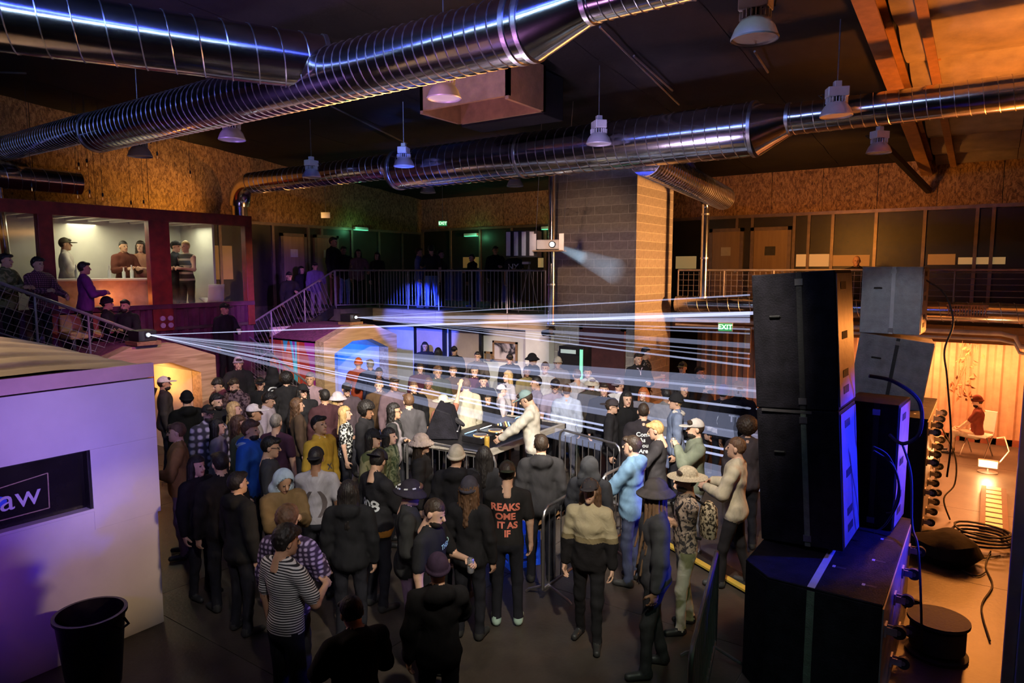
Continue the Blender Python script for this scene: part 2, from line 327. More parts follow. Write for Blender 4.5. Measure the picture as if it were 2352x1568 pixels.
# lower cladding, mullions, doors and glazing on the gallery level
DECK = 2.68
MULL = mat('bronze_mullion', (.22, .16, .13), .4, .5, .2, 6, .05, 30)
DKGL = mat('dark_glazing', (.02, .016, .014), .42, 0, .3, 3, 0)
cl = thing('window_1', None, None, kind='structure')     # gallery glazing, back wall
MB().box(XL, 3.2, YB - .06, YB + .02, 5.12, 5.2).build('head_rail', MULL, cl)
xs = [-16.9, -15.6, -14.3, -13.0, -11.7, -10.4, -9.1, -7.8, -6.6, -5.65, -5.25, -4.2, -3.85, -3.3, -2.35, -1.35, -.35, -.05, .75, 1.6, 3.1]
for x in xs: MB().box(x - .035, x + .035, YB - .09, YB + .0, DECK, 5.12).build('mullion', MULL, cl)
for a, b2 in zip(xs[:-1], xs[1:]): MB().box(a + .04, b2 - .04, YB - .045, YB - .03, DECK + .05, 5.1).build('pane', DKGL, cl)
# lit interior strips seen behind the gallery glass
INT = glow('lit_interior', (.80, .55, .22), .24); INTD = glow('lit_interior_dim', (.6, .34, .10), .10)
for u0, u1, v0, v1, m in [(1828, 1905, 583, 612, INT), (1912, 1998, 585, 611, INTD), (2130, 2195, 583, 608, INTD), (2200, 2310, 590, 607, INT), (1552, 1600, 588, 617, INT), (930, 950, 596, 612, INT), (1064, 1102, 590, 615, INTD), (1236, 1250, 592, 614, INT)]:
    a, b2 = ony(u0, v1, YB - .04), ony(u1, v0, YB - .04)
    MB().box(a.x, b2.x, YB - .052, YB - .046, a.z, b2.z).build('lit_opening', m, cl)
def door(n, face, c, a, wdt, z0, h, m, sign=None, frame=MULL):
    d = thing('door_%d' % n, None, None, kind='structure')
    def bx(b, a0, a1, d0, d1, z0_, z1_): return b.box(a0, a1, c + d0, c + d1, z0_, z1_) if face == 'y' else b.box(c - d1, c - d0, a0, a1, z0_, z1_)
    bx(MB(), a, a + wdt, -.10, -.05, z0 + .01, z0 + h).build('door_leaf', m, d, bev=.004)
    for a0, a1, zz0, zz1 in ((a - .09, a, z0, z0 + h + .09), (a + wdt, a + wdt + .09, z0, z0 + h + .09), (a - .09, a + wdt + .09, z0 + h, z0 + h + .09)):
        bx(MB(), a0, a1, -.12, -.03, zz0, zz1).build('door_frame', frame, d)
    bx(MB(), a + wdt - .12, a + wdt - .06, -.15, -.10, z0 + 1.0, z0 + 1.04).build('door_handle', STEEL, d)
    if sign: bx(MB(), a + wdt / 2 - .13, a + wdt / 2 + .13, -.112, -.104, z0 + 1.45, z0 + 1.68).build('door_notice', sign, d)
    return d
PAPER = mat('paper', (.5, .47, .42), .8, 0, .1, 9, 0); DKSIGN = mat('dark_sign', (.03, .03, .03), .5, 0, .3, 9, 0)
p = ony(1735, 530, YB); p2 = ony(1812, 530, YB); door(1, 'y', YB, p.x, p2.x - p.x, DECK, 2.09, DOORB, DKSIGN)
p = ony(1640, 535, YB); p2 = ony(1703, 535, YB); door(2, 'y', YB, p.x, p2.x - p.x, DECK, 2.09, DOORB, PAPER)
cl2 = thing('window_2', None, None, kind='structure')    # gallery glazing, left wall
MB().box(XL - .02, XL + .06, 9.9, YB, 5.02, 5.1).build('head_rail', MULL, cl2)
ys = [10.0, 10.6, 11.4, 12.25, 13.5, 14.0, 15.2, 16.4, 17.5, 18.5]
for y in ys: MB().box(XL, XL + .09, y - .04, y + .04, DECK, 5.02).build('mullion', MULL, cl2)
for a, b2 in zip(ys[:-1], ys[1:]): MB().box(XL + .03, XL + .045, a + .04, b2 - .04, DECK + .05, 5.0).build('pane', DKGL, cl2)
MB().box(XL + .05, XL + .055, 10.15, 10.95, 3.5, 4.4).build('lit_opening', INTD, cl2)
for i, (u0, u1) in enumerate([(650, 698), (727, 772)]):
    a, b2 = onx(u0, 548, XL + .1), onx(u1, 548, XL + .1); door(3 + i, 'x', XL - .0, a.y, b2.y - a.y, DECK, 2.05, DOORB, PAPER)
# ------------------------------------------------------------------ concrete block pillar, each block a piece
pil = thing('wall_block_pillar', None, None, kind='structure')
PX0, PX1, PY0, PY1 = -8.56, -6.46, 14.0, 16.1
MB().box(PX0 + .012, PX1 - .012, PY0 + .012, PY1 - .012, 0, 6.55).build('mortar_core', MORTAR, pil)
bl = {w_: MB().box(-w_ / 2 + .007, w_ / 2 - .007, .008, .05, .007, .193).mesh('block') for w_ in (.42, .21)}
for c in range(32):
    z = c * .2; off = c % 2
    if z < .5: continue
    for face in 'yx':
        t = 0; ws = ([.42] * 5 if not off else [.21] + [.42] * 4 + [.21])
        for i, w_ in enumerate(ws):
            mid = t + w_ / 2; t += w_
            if face == 'y': loc, rz = (PX0 + mid, PY0, z), 0
            else: loc, rz = (PX1, PY0 + mid, z), math.pi / 2
            obj('block', bl[w_], CMU[(c * 7 + i * 3 + (face == 'x')) % 3], pil, loc=loc, rot=(0, 0, rz))
p = ony(1343, 765, PY0); p2 = ony(1430, 768, PY0)
door(5, 'y', PY0 + .02, p.x, p2.x - p.x, 0, 2.38, DARKDOOR, frame=DARKDOOR)
# ------------------------------------------------------------------ gallery decks
DK = mat('deck_edge', (.12, .09, .07), .7, 0, .3, 5, .1, 30)
dk = thing('floor_gallery', None, None, kind='structure')
MB().box(XL, PX0, 13.8, YB, 2.36, DECK).build('deck_slab', DK, dk)
MB().box(PX0, 3.2, 16.12, YB, 2.36, DECK).build('deck_slab', DK, dk)
MB().box(XL, -14.55, 12.6, 13.8, 2.36, DECK).build('deck_slab', DK, dk)
for i in range(5):
    MB().box(-14.5 + i * 1.19, -14.5 + (i + 1) * 1.19 - .006, 13.74, 13.8, 2.30, 2.66).build('fascia_board', PLY, dk)
for i in range(8): MB().box(-6.4 + i * 1.2, -6.4 + (i + 1) * 1.2 - .006, 16.06, 16.12, 2.32, 2.66).build('fascia_board', TIMBER, dk)
wlow = thing('wall_lower_back', None, None, kind='structure')
MB().box(XL, PX0, 14.5, 14.62, 0, 2.36).build('wall_panel', WHITEW, wlow)
def under(u, v): return ony(u, v, 14.5)
for n, (u0, u1, vt) in enumerate([(962, 1022, 757), (1042, 1106, 763)]):
    a, b2 = under(u0, vt), under(u1, vt); door(6 + n, 'y', 14.5, a.x, b2.x - a.x, 0, 2.1, mat('flush_door', (.5, .36, .30), .6, 0, .1, 3, 0), frame=BLACKM)
MB().box(-9.3, -8.62, 13.86, 14.48, 0, 2.36).build('trim_4', WHITEW, None, kind='structure')
# dark wall right of pillar with corrugated, lit bay
def corrug(name, x0, x1, y, z0, z1, m, parent, pitch=.28, dep=.05, axis='x'):
    b = MB(); prof = []; x = x0
    while x < x1 - 1e-6:
        for dx, dd in ((0, 0), (.36, 0), (.5, dep), (.86, dep)): 
            if x + dx * pitch <= x1: prof.append((x + dx * pitch, dd))
        x += pitch
    prof.append((x1, 0)); n = len(prof)
    for z in (z0, z1):
        for px, dd in prof: b.v.append((px, y - dd, z) if axis == 'x' else (y + dd, px, z))
    b.f = [(i, i + 1, n + i + 1, n + i) for i in range(n - 1)]; b.m = [0] * (n - 1)
    return b.build(name, m, parent)
wr = thing('wall_bay', None, None, kind='structure')
for i in range(7): corrug('corrugated_sheet', -6.4 + i * 1.12, -6.4 + (i + 1) * 1.12, 17.85, 0, 2.34, CORR, wr)
MB().box(-6.4, 2.0, 17.80, 17.84, 0, .14).build('kick_board', mat('rust_board', (.20, .06, .03), .7), wr)
MB().box(1.44, 1.56, 12, 17.85, 0, 2.34).build('side_panel', CORR, wr)
# jamb and wall close to the camera at the right edge
jw = thing('wall_right', None, None, kind='structure')
MB().box(.36, .86, 6.9, 7.05, 0, 6.2).build('jamb', mat('jamb_paint', (.34, .36, .42), .5, 0, .2, 4, .05, 20), jw, bev=.01)
MB().box(.27, .36, 6.96, 7.08, 0, 4.2).build('jamb_edge', mat('jamb_trim', (.45, .33, .26), .4, 0, .2, 4, .05, 20), jw, bev=.008)
# ------------------------------------------------------------------ guard rails
RAILM = mat('rail_steel', (.30, .27, .28), .4, .5, .2, 8, .05, 50)
def guard(name, label, a, b, h=1.06, step=.115, posts=3, perp=False, mesh=False, bars=None, topr=.024, cat='railing'):
    a, b = Vector(a), Vector(b); root = thing(name, label, cat, a); d = b - a; L = d.length; dn = d / L; upz = Vector((0, 0, 1))
    upv = upz if not perp else (upz - dn * dn.z).normalized()
    O = Vector((0, 0, 0))
    MB().tube(O + upz * h, d + upz * h, topr, n=8).build('top_rail', RAILM, root, smooth=True)
    MB().tube(O + upz * .1, d + upz * .1, .014, n=6).build('bottom_rail', RAILM, root, smooth=True)
    for i in range(posts):
        q = d * (i / (posts - 1)); MB().tube(q, q + upz * h, .02, n=8).build('post', RAILM, root, smooth=True)
    if bars:
        for k in range(bars):
            z = .2 + (h - .25) * k / (bars - 1); MB().tube(O + upz * z, d + upz * z, .009, n=6).build('bar', RAILM, root)
    elif mesh:
        bm_ = MB(); g = .13; 
        for k in range(int(L / g)):
            q = dn * (k * g); bm_.tube(q + upz * .12, q + upz * .12 + upv * (h - .16), .005, n=4)
        for k in range(1, int(h / g)):
            bm_.tube(O + upz * (.05 + k * g), d + upz * (.05 + k * g), .005, n=4)
        bm_.build('wire_grid', RAILM, root)
    else:
        n = int(L / step)
        if perp: bal = MB().tube(O, upv * ((h - .1) * max(.6, math.sqrt(1 - dn.z ** 2))), .008, n=5).mesh('baluster')
        else: bal = MB().tube(O, upz * (h - .1), .0085, n=5).mesh('baluster')
        for k in range(1, n):
            obj('baluster', bal, RAILM, root, loc=dn * (k * L / n) + upz * .1)
    return root
guard('gallery_guard_rail', 'balcony guard rail with thin vertical bars above the blue-lit fascia', (-14.3, 13.82, DECK), (-8.7, 13.82, DECK), posts=6)
guard('gallery_guard_rail', 'short slanting guard rail joining balcony rail to the stairs', (-14.9, 12.75, DECK), (-14.3, 13.82, DECK), posts=2)
guard('stair_guard_rail', 'purple-lit sloping stair rail rising to the balcony', (-14.75, 9.5, 1.16), (-14.9, 12.72, DECK), posts=4, perp=True)
guard('gallery_guard_rail', 'horizontal bar guard rail on the gallery above the orange bay', (-1.75, 16.1, DECK), (.55, 16.1, DECK), posts=3, bars=8, h=1.07)
guard('gallery_guard_rail', 'guard rail with cables between block pillar and black speakers', (-6.3, 16.1, DECK), (-1.8, 16.1, DECK), posts=5, mesh=True, h=1.07)
a, b_ = onx(-60, 628, -13.4), onx(312, 762, -13.4)
guard('stair_guard_rail', 'orange-lit sloping stair rail with wire grid at the left', (-13.4, a.y, a.z - .95), (-13.4, b_.y, b_.z - .95), posts=4, h=.95, mesh=True, perp=True, topr=.03)
guard('stair_guard_rail', 'orange lower stair rail descending in front of the mural booth', (-14.6, 9.75, 1.18), (-12.2, 9.75, .15), posts=3, h=1.0, mesh=True)
# stairs
def stairs(label, a, b, wdt, n, m):
    a, b = Vector(a), Vector(b); root = thing('staircase', label, 'stairs', a); d = b - a; hd = Vector((d.x, d.y, 0)).normalized(); sd = Vector((-hd.y, hd.x, 0))
    rot = Matrix((sd, hd, Vector((0, 0, 1)))).transposed()
    for i in range(n):
        MB().obox(d * ((i + .5) / n), (wdt, Vector((d.x, d.y, 0)).length / n + .03, .05), rot).build('tread', m, root)
    for s in (-1, 1): MB().bar(sd * s * wdt / 2, d + sd * s * wdt / 2, .04, .24).build('stringer', BLACKM, root)
    return root
TREAD = mat('stair_tread', (.16, .12, .10), .6, .2, .3, 6, .1, 40)
stairs('dark stairs rising from the landing to the balcony', (-15.45, 9.5, 1.16), (-15.45, 12.7, DECK), 1.2, 9, TREAD)
stairs('stairs descending behind the orange-lit wire rail at left', (-14.0, 3.4, 2.9), (-14.0, 6.9, 1.3), 1.0, 9, TREAD)
stairs('blue-lit lower stairs dropping to the dance floor', (-14.6, 10.2, 1.16), (-12.1, 10.2, .1), .8, 6, TREAD)
ld = MB().box(-16.9, -14.6, 6.9, 10.6, 1.06, 1.16).box(-14.6, -13.9, 8.2, 9.7, 1.06, 1.16).build('floor_landing', TREAD, None, kind='structure')
# ------------------------------------------------------------------ ducts
def helix_seam(b, p0, p1, r, pitch, rr=.010, n=16):
    p0, p1 = Vector(p0), Vector(p1); d = (p1 - p0); L = d.length; d.normalize(); x = d.orthogonal().normalized(); y = d.cross(x)
    turns = L / pitch; k = int(turns * n); pts = [p0 + d * (L * i / k) + (x * math.cos(2 * math.pi * turns * i / k) + y * math.sin(2 * math.pi * turns * i / k)) * (r + .002) for i in range(k + 1)]
    b.path(pts, rr, 4)
def ring(b, c, d, r, wd=.05, out=.015):
    d = Vector(d).normalized(); c = Vector(c); b.tube(c - d * wd / 2, c + d * wd / 2, r + out, n=32)
def duct(label, secs, rings=(), group=None, pitch=.14, name='spiral_duct'):
    """secs: list of (p0, p1, r0, r1); straight runs carry a raised spiral seam"""
    root = thing(name, label, 'duct', secs[0][0], group=group); o = Vector(secs[0][0])
    for p0, p1, r0, r1 in secs:
        p0, p1 = Vector(p0) - o, Vector(p1) - o
        nm = 'duct_pipe' if abs(r0 - r1) < 1e-6 else 'reducer_cone'
        b = MB(); b.tube(p0, p1, r0, r1, n=40); b.build(nm, GALV, root, smooth=True)
        if nm == 'duct_pipe' and pitch:
            b = MB(); helix_seam(b, p0, p1, r0, pitch * (1.0 if r0 > .25 else .8), .009 if r0 > .25 else .006); b.build('spiral_seam', GALVS, root, smooth=True)
    for c, d, r in rings:
        b = MB(); ring(b, Vector(c) - o, d, r); b.build('joint_ring', GALVS, root, smooth=True)
    return root
Y2, Z2 = 5.84, 6.13
duct('big spiral duct crossing under the roof to a tapering cone', [((-12.9, Y2, Z2), (-3.85, Y2, Z2), .33, .33), ((-3.85, Y2, Z2), (-3.2, Y2, Z2 + .1), .33, .2), ((-3.2, Y2, Z2 + .1), (1.6, Y2, Z2 + .1), .2, .2),
      ((-13.1, Y2, Z2 + .12), (-12.9, Y2, Z2), .24, .33), ((-16.98, Y2, Z2 + .12), (-13.1, Y2, Z2 + .12), .24, .24)],
     [((-3.85, Y2, Z2), (1, 0, 0), .33), ((-4.0, Y2, Z2), (1, 0, 0), .33), ((-3.2, Y2, Z2 + .1), (1, 0, 0), .2), ((-12.9, Y2, Z2), (1, 0, 0), .33)])
def depth_pt(u, v, dep): d = ray(u, v) / FPX; return _c + d * dep
e1 = depth_pt(742, 146, 8.55); e0 = depth_pt(-260, 12, 6.6)
dd = (e1 - e0); dd.z = 0; e0.z = e1.z
duct('wide violet-lit spiral duct at top left meeting the crossing duct', [(e0, e1, .33, .33)], [(e1, dd, .33)], pitch=.3)
Y3, Z3 = 10.7, 5.85
duct('far spiral duct running below the roof across the whole hall', [((-10.4, Y3, Z3), (-3.04, Y3, Z3), .4, .4), ((-3.04, Y3, Z3), (-2.56, Y3, Z3 + .08), .4, .22), ((-2.56, Y3, Z3 + .08), (2.6, Y3, Z3 + .08), .22, .22),
      ((-10.7, Y3, Z3 + .1), (-10.4, Y3, Z3), .26, .4), ((-15.6, Y3, Z3 + .1), (-10.7, Y3, Z3 + .1), .26, .26)],
     [((-3.04, Y3, Z3), (1, 0, 0), .4), ((-2.56, Y3, Z3 + .08), (1, 0, 0), .22), ((-7.2, Y3, Z3), (1, 0, 0), .4), ((-10.4, Y3, Z3), (1, 0, 0), .4)], pitch=.19)
def elbow(b, c, r, a0, a1, ax1, ax2, rad, n=8):
    c = Vector(c); ax1 = Vector(ax1); ax2 = Vector(ax2)
    b.path([c + (ax1 * math.cos(t) + ax2 * math.sin(t)) * rad for t in [a0 + (a1 - a0) * i / n for i in range(n + 1)]], r, 24)
rt_ = thing('riser_duct', 'curved elbow duct dropping into the red container end', 'duct', (-15.6, Y3, Z3 + .1))
b = MB(); elbow(b, (0, 0, -.55), .26, math.pi / 2, math.pi, (1, 0, 0), (0, 0, 1), .55); b.build('elbow', GALV, rt_, smooth=True)
MB().tube((-.55, 0, -.5), (-.55, 0, -.95), .2, n=24).build('duct_pipe', GALV, rt_, smooth=True)
for u, v0, v1, r, lab in [(1267, 405, 745, .085, 'tall shiny riser pipe in front of the block pillar'), (1618, 480, 685, .085, 'shiny riser pipe right of the block pillar')]:
    Yp = 13.55 if u < 1400 else 15.6
    p0, p1 = ony(u, v0, Yp), ony(u, v1, Yp); p0.x = p1.x = (p0.x + p1.x) / 2
    rp_ = thing('riser_pipe', lab, 'pipe', p1)
    MB().tube((0, 0, 0), (0, 0, p0.z - p1.z), r, n=20).build('duct_pipe', GALV, rp_, smooth=True)
    for zz in (.0, .9, 1.9): 
        if zz < p0.z - p1.z: b = MB(); ring(b, (0, 0, zz + .03), (0, 0, 1), r, .04, .01); b.build('joint_ring', GALVS, rp_, smooth=True)
    b = MB(); elbow(b, (0, -.2 if u < 1400 else -.2, p0.z - p1.z), r, 0, math.pi / 2, (0, 1, 0), (0, 0, 1), .2); b.build('elbow', GALV, rp_, smooth=True)
MB().tube(onx(18, 612, -14.9), onx(-6, 430, -14.9), .07, n=14).build('riser_pipe', GALV, None, smooth=True, label='thin pink-lit pipe at the left edge beside the container', cat='pipe')
duct('branch spiral duct angling down from far duct beside the pillar', [((-4.9, Y3 + .2, Z3 - .25), (-5.35, 16.4, 5.45), .27, .27)], pitch=.14)
duct('short spiral duct lying against the left chipboard wall', [((-16.4, 3.4, 5.62), (-16.4, 7.0, 5.62), .24, .24)], pitch=.3)
duct('horizontal duct under the gallery above the orange bay', [((-6.15, 15.65, 2.95), (.75, 15.65, 2.95), .19, .19)], pitch=.3)
vg = thing('vent_grille', 'rectangular vent grille on the duct above the bay', 'vent', (-.35, 15.44, 2.98))
for i in range(14): MB().box(-.3 + i * .045, -.3 + i * .045 + .015, -.03, .02, -.1, .1).build('slat', BEAMM, vg)
for z in (-.11, .1): MB().box(-.33, .33, -.03, .02, z, z + .02).build('frame', BEAMM, vg)
for k, (z, yy, r) in enumerate([(2.56, 15.75, .045), (2.44, 15.75, .03)]):
    MB().path([(-6.2, yy, z), (.2, yy, z), (.42, yy, z - .05), (.5, yy, z - .22), (.95, yy, z - .3)], r, 10).build('water_pipe', mat('pale_pipe', (.55, .5, .45), .45), None, smooth=True, label=['thick pale pipe under the gallery over the orange bay', 'thin pale pipe just below the thick pipe over the bay'][k], cat='pipe')
# ceiling unit
hv = thing('ceiling_air_unit', 'dark box-shaped air unit hanging below the roof with lit edges', 'air unit', (-6.6, 9.6, 5.9))
a, b_ = ony(1060, 292, 9.6), ony(1250, 165, 9.6)
MB().box(a.x + 6.6, b_.x + 6.6, 0, .6, a.z - 5.9, 1.05).build('housing', ROOFDK, hv, bev=.01)
for v0 in (250, 272):
    p, q = ony(1060, v0 + 4, 9.58), ony(1250, v0 - 4, 9.58); MB().box(p.x + 6.6, q.x + 6.6, -.05, -.01, p.z - 5.93, p.z - 5.87).build('edge_strip', GALV, hv)
a, b_ = ony(965, 262, 8.3), ony(1168, 165, 8.3)
cb = thing('skylight_curb', 'orange-lit boxed skylight curb beside the ceiling air unit', 'skylight', (a.x, 8.3, a.z))
W_ = b_.x - a.x; H_ = 6.9 - a.z
for x0, x1, y0, y1 in ((0, W_, 0, .06), (0, W_, .94, 1.0), (0, .06, 0, 1.0), (W_ - .06, W_, 0, 1.0)):
    MB().box(x0, x1, y0, y1, 0.05 if y0 == 0 and x1 == W_ and x0 == 0 else 0, H_).build('curb_board', BEAMM, cb)
# ------------------------------------------------------------------ pendant lamps
def make_lamp():
    root = thing('high_bay_lamp', None, 'lamp')
    b = MB(); b.lathe([(.20, 0), (.205, .012), (.17, .10), (.12, .17), (.10, .18)], 28); b.lathe([(.192, .004), (.165, .09), (.11, .16), (0, .165)], 28); b.build('shade', GREYP, root, smooth=True)
    MB().lathe([(0, .02), (.185, .02)], 28).build('diffuser', mat('frosted_lens', (.6, .58, .58), .25, 0, .05, 5, 0), root)
    fin = MB().box(.085, .135, -.004, .004, .17, .235).mesh('fin')
    for i in range(20): obj('heat_fin', fin, GREYP, root, rot=(0, 0, i * math.pi / 10))
    MB().lathe([(0, .175), (.09, .175), (.09, .25), (0, .25)], 20).build('driver_core', BLACKM, root)
    MB().box(-.13, .13, -.09, .09, .245, .37).build('driver_box', GREYP, root, bev=.01)
    MB().box(-.045, .045, -.045, .045, .37, .45).build('junction_box', GREYP, root, bev=.006)
    MB().path([(.1, -.09, .3), (.14, -.14, .32), (.2, -.1, .3), (.17, -.03, .24)], .007, 5).build('cable', RUBBER, root, smooth=True)
    return root
lp = make_lamp()
LAMPS = [(1733, 92, 'largest pendant lamp, violet-lit, at top right of centre'), (1020, 228, 'white pendant lamp hanging below the crossing duct'), (533, 322, 'pendant lamp under the crossing duct above the chipboard wall edge'), (322, 360, 'pink-lit pendant lamp above the red container'),
         (716, 408, 'pendant lamp on a long rod before the far duct left end'), (928, 383, 'pendant lamp on a rod at the far duct taper'), (1375, 332, 'pendant lamp on a long pale rod before the far duct'), (1183, 428, 'small pendant lamp just under the far duct by the riser pipe'),
         (983, 443, 'small violet pendant lamp under the far duct middle'), (1920, 268, 'pendant lamp in front of the slim duct at right'), (2018, 352, 'pendant lamp beside the orange roof beam'), (1577, 393, 'pendant lamp under the far duct above the branch duct')]
for i, (u, v, lab) in enumerate(LAMPS):
    p = onz(u, v, 5.75); o = lp if i == 0 else copy_tree(lp); o.location = p; o.rotation_euler = (0, 0, .4 * i); tag(o, lab, 'lamp', 'high bay pendant lamps')
    MB().tube((0, 0, .45), (0, 0, roofz(p.y) - 5.75), .009, n=6).build('hanger_rod', STEEL, o)
# ------------------------------------------------------------------ exit signs, emergency lamps, bulbs
EXW = glow('exit_letters', (.75, 1, .75), 1.6); EXG = glow('exit_face', (.06, .5, .16), .55)
def exit_sign(label, p, s, yaw=0, rod=None):
    r_ = thing('exit_sign', label, 'exit sign', p, yaw)
    MB().box(-.16 * s, .16 * s, -.02, .02, -.1 * s, .1 * s).build('housing', WHITEP, r_, bev=.004)
    MB().box(-.145 * s, .145 * s, -.026, -.02, -.085 * s, .085 * s).build('lit_face', EXG, r_)
    me = text_mesh('EXIT', .15 * s, .002, bold=.002); obj('letters', me, EXW, r_, loc=(0, -.03, 0), rot=(math.pi / 2, 0, 0))
    if rod: MB().tube((0, 0, .1 * s), (0, 0, rod), .008, n=5).build('rod', STEEL, r_)
    return r_
exit_sign('green exit sign by the orange slatted wall', ony(1666, 751, 15.2), 1.0, R(10))
exit_sign('small green exit sign hanging over the balcony', ony(1017, 513, 16.5), .85, R(35), roofz(16.5) - ony(1017, 513, 16.5).z)
es = exit_sign('pink-lit blank back of hanging sign above the left doors', onx(748, 494, -15.5), .8, R(215), roofz(onx(748, 494, -15.5).y) - onx(748, 494, -15.5).z)
for k, (u, v, X) in enumerate([(829, 524, XL + .14), (1262, 522, None), (1082, 538, None)]):
    p = onx(u, v, X) if X else ony(u, v, YB - .12)
    r_ = thing('emergency_light', ['green emergency light strip on left wall above balcony', 'green emergency light beside the projector bracket', 'small green emergency light over the balcony back wall'][k], 'light', p, R(90) if X else 0)
    MB().box(-.28, .28, -.05, .05, -.05, .03).build('housing', GREYP, r_); MB().box(-.26, .26, -.06, .06, -.07, -.05).build('lens', glow('green_lens', (.12, .8, .42), 1.2), r_)
    pl = lamp('emergency_glow', 'POINT', (p.x + .3, p.y - .3, p.z - .1), (.2, 1, .45), 4, .05)
BULB = glow('filament_bulb', (1, .6, .22), .5); GL2 = glass_mat('bulb_glass', (1, .9, .75), .12)
for k, (u, v) in enumerate([(73, 428), (178, 445), (206, 443), (236, 450), (199, 372), (181, 380), (437, 398), (361, 355), (330, 466), (301, 468)]):
    p = onx(u, v, -15.3); r_ = thing('filament_bulb', ['bulb string, leftmost bulb over the container', 'bulb string, first of three bulbs in a row', 'bulb string, middle of three bulbs in a row', 'bulb string, last of three bulbs in a row', 'bulb hanging highest, below the crossing duct', 'bulb hanging just left of the highest bulb', 'bulb hanging before the bright chipboard at right', 'bulb hanging right of pink pendant lamp', 'bulb hanging lowest right above container roof', 'bulb hanging lowest left above container roof'][k], 'bulb', p, group='filament bulbs over the container')
    MB().lathe([(.0, -.12), (.028, -.10), (.038, -.07), (.03, -.03), (.015, 0)], 12).build('glass_globe', GL2, r_, smooth=True)
    MB().tube((0, 0, -.09), (0, 0, -.03), .005, n=6).build('filament', BULB, r_); MB().tube((0, 0, -.01), (0, 0, .06), .018, n=8).build('socket', BLACKM, r_)
    MB().tube((0, 0, .06), (0, 0, roofz(p.y) - p.z), .004, n=4).build('cord', RUBBER, r_)
# ------------------------------------------------------------------ projector
pp = ony(1262, 562, 12.2)
pr = thing('video_projector', 'white video projector on hanging shelf shining a cone at the pillar', 'projector', pp, R(20))
MB().box(-.24, .24, -.17, .19, -.10, .10).build('body', WHITEP, pr, bev=.02)
MB().tube((.1, -.16, 0), (.1, -.22, 0), .07, n=20).build('lens_ring', BLACKM, pr, smooth=True); MB().tube((.1, -.21, 0), (.1, -.225, 0), .05, n=20).build('lens', glow('projector_lens', (.8, .9, 1), 6), pr)
MB().box(-.32, .32, -.2, .22, -.14, -.115).build('shelf', PLY, pr)
for s in (-1, 1): MB().box(s * .29 - .05, s * .29 + .05, -.19, -.17, -.13, .22).build('bracket', GREYP, pr)
for s in (-1, 1): MB().tube((s * .29, 0, .2), (s * .29 + .4, -1.2, roofz(11) - pp.z), .006, n=5).build('wire', STEEL, pr)
for i in range(4): MB().box(-.95 + i * .17, -.95 + i * .17 + .09, .05, .09, -.22, .28).build('case_slat', GREYP, pr)
MB().box(-.97, -.28, .08, .5, -.25, .3).build('case', BLACKM, pr)
b = MB(); tgt = ony(1500, 660, 14.6) - pp; tg2 = Matrix.Rotation(-R(20), 3, 'Z') @ tgt; c0 = Vector((.1, -.24, 0)); dv = (tg2 - c0); L = dv.length
b.tube(c0, c0 + dv * .62, .04, .30, n=24); b.build('light_cone', beam_mat((.55, .75, 1), .34), pr, smooth=True)
b = MB(); b.tube(c0, c0 + dv * .3, .03, .13, n=24); b.build('light_cone_core', beam_mat((.6, .8, 1), 1.2), pr, smooth=True)
# ------------------------------------------------------------------ tunnel booths with lasers on top
ARC = [(-1.22, 0), (-1.22, 2.05), (-.41, 2.36), (.41, 2.36), (1.22, 2.05), (1.22, 0)]
INR = [(-.90, 0), (-.90, 1.74), (-.32, 2.0), (.32, 2.0), (.90, 1.74), (.90, 0)]
MURAL = None
def mural_mat():
    m, t, b = nt('mural'); L = t.links; tc = N(t, 'ShaderNodeTexCoord'); mp = N(t, 'ShaderNodeMapping'); mp.inputs['Scale'].default_value = (1.0, 1, .16); mp.inputs['Rotation'].default_value = (0, R(14), 0); L.new(tc.outputs['Object'], mp.inputs[0])
    no = N(t, 'ShaderNodeTexNoise', Scale=1.6, Detail=1, Distortion=.4); L.new(mp.outputs[0], no.inputs['Vector'])
    r = ramp(t, [(.25, (.35, .03, .25)), (.38, (.45, .05, .03)), (.48, (.65, .17, .04)), (.56, (.62, .10, .03)), (.62, (.05, .5, .55)), (.68, (.1, .65, .6)), (.72, (.30, .05, .35))])
    r.color_ramp.interpolation = 'CONSTANT'; L.new(no.outputs[0], r.inputs[0]); L.new(r.outputs[0], b.inputs['Base Color']); b.inputs['Roughness'].default_value = .6; return m
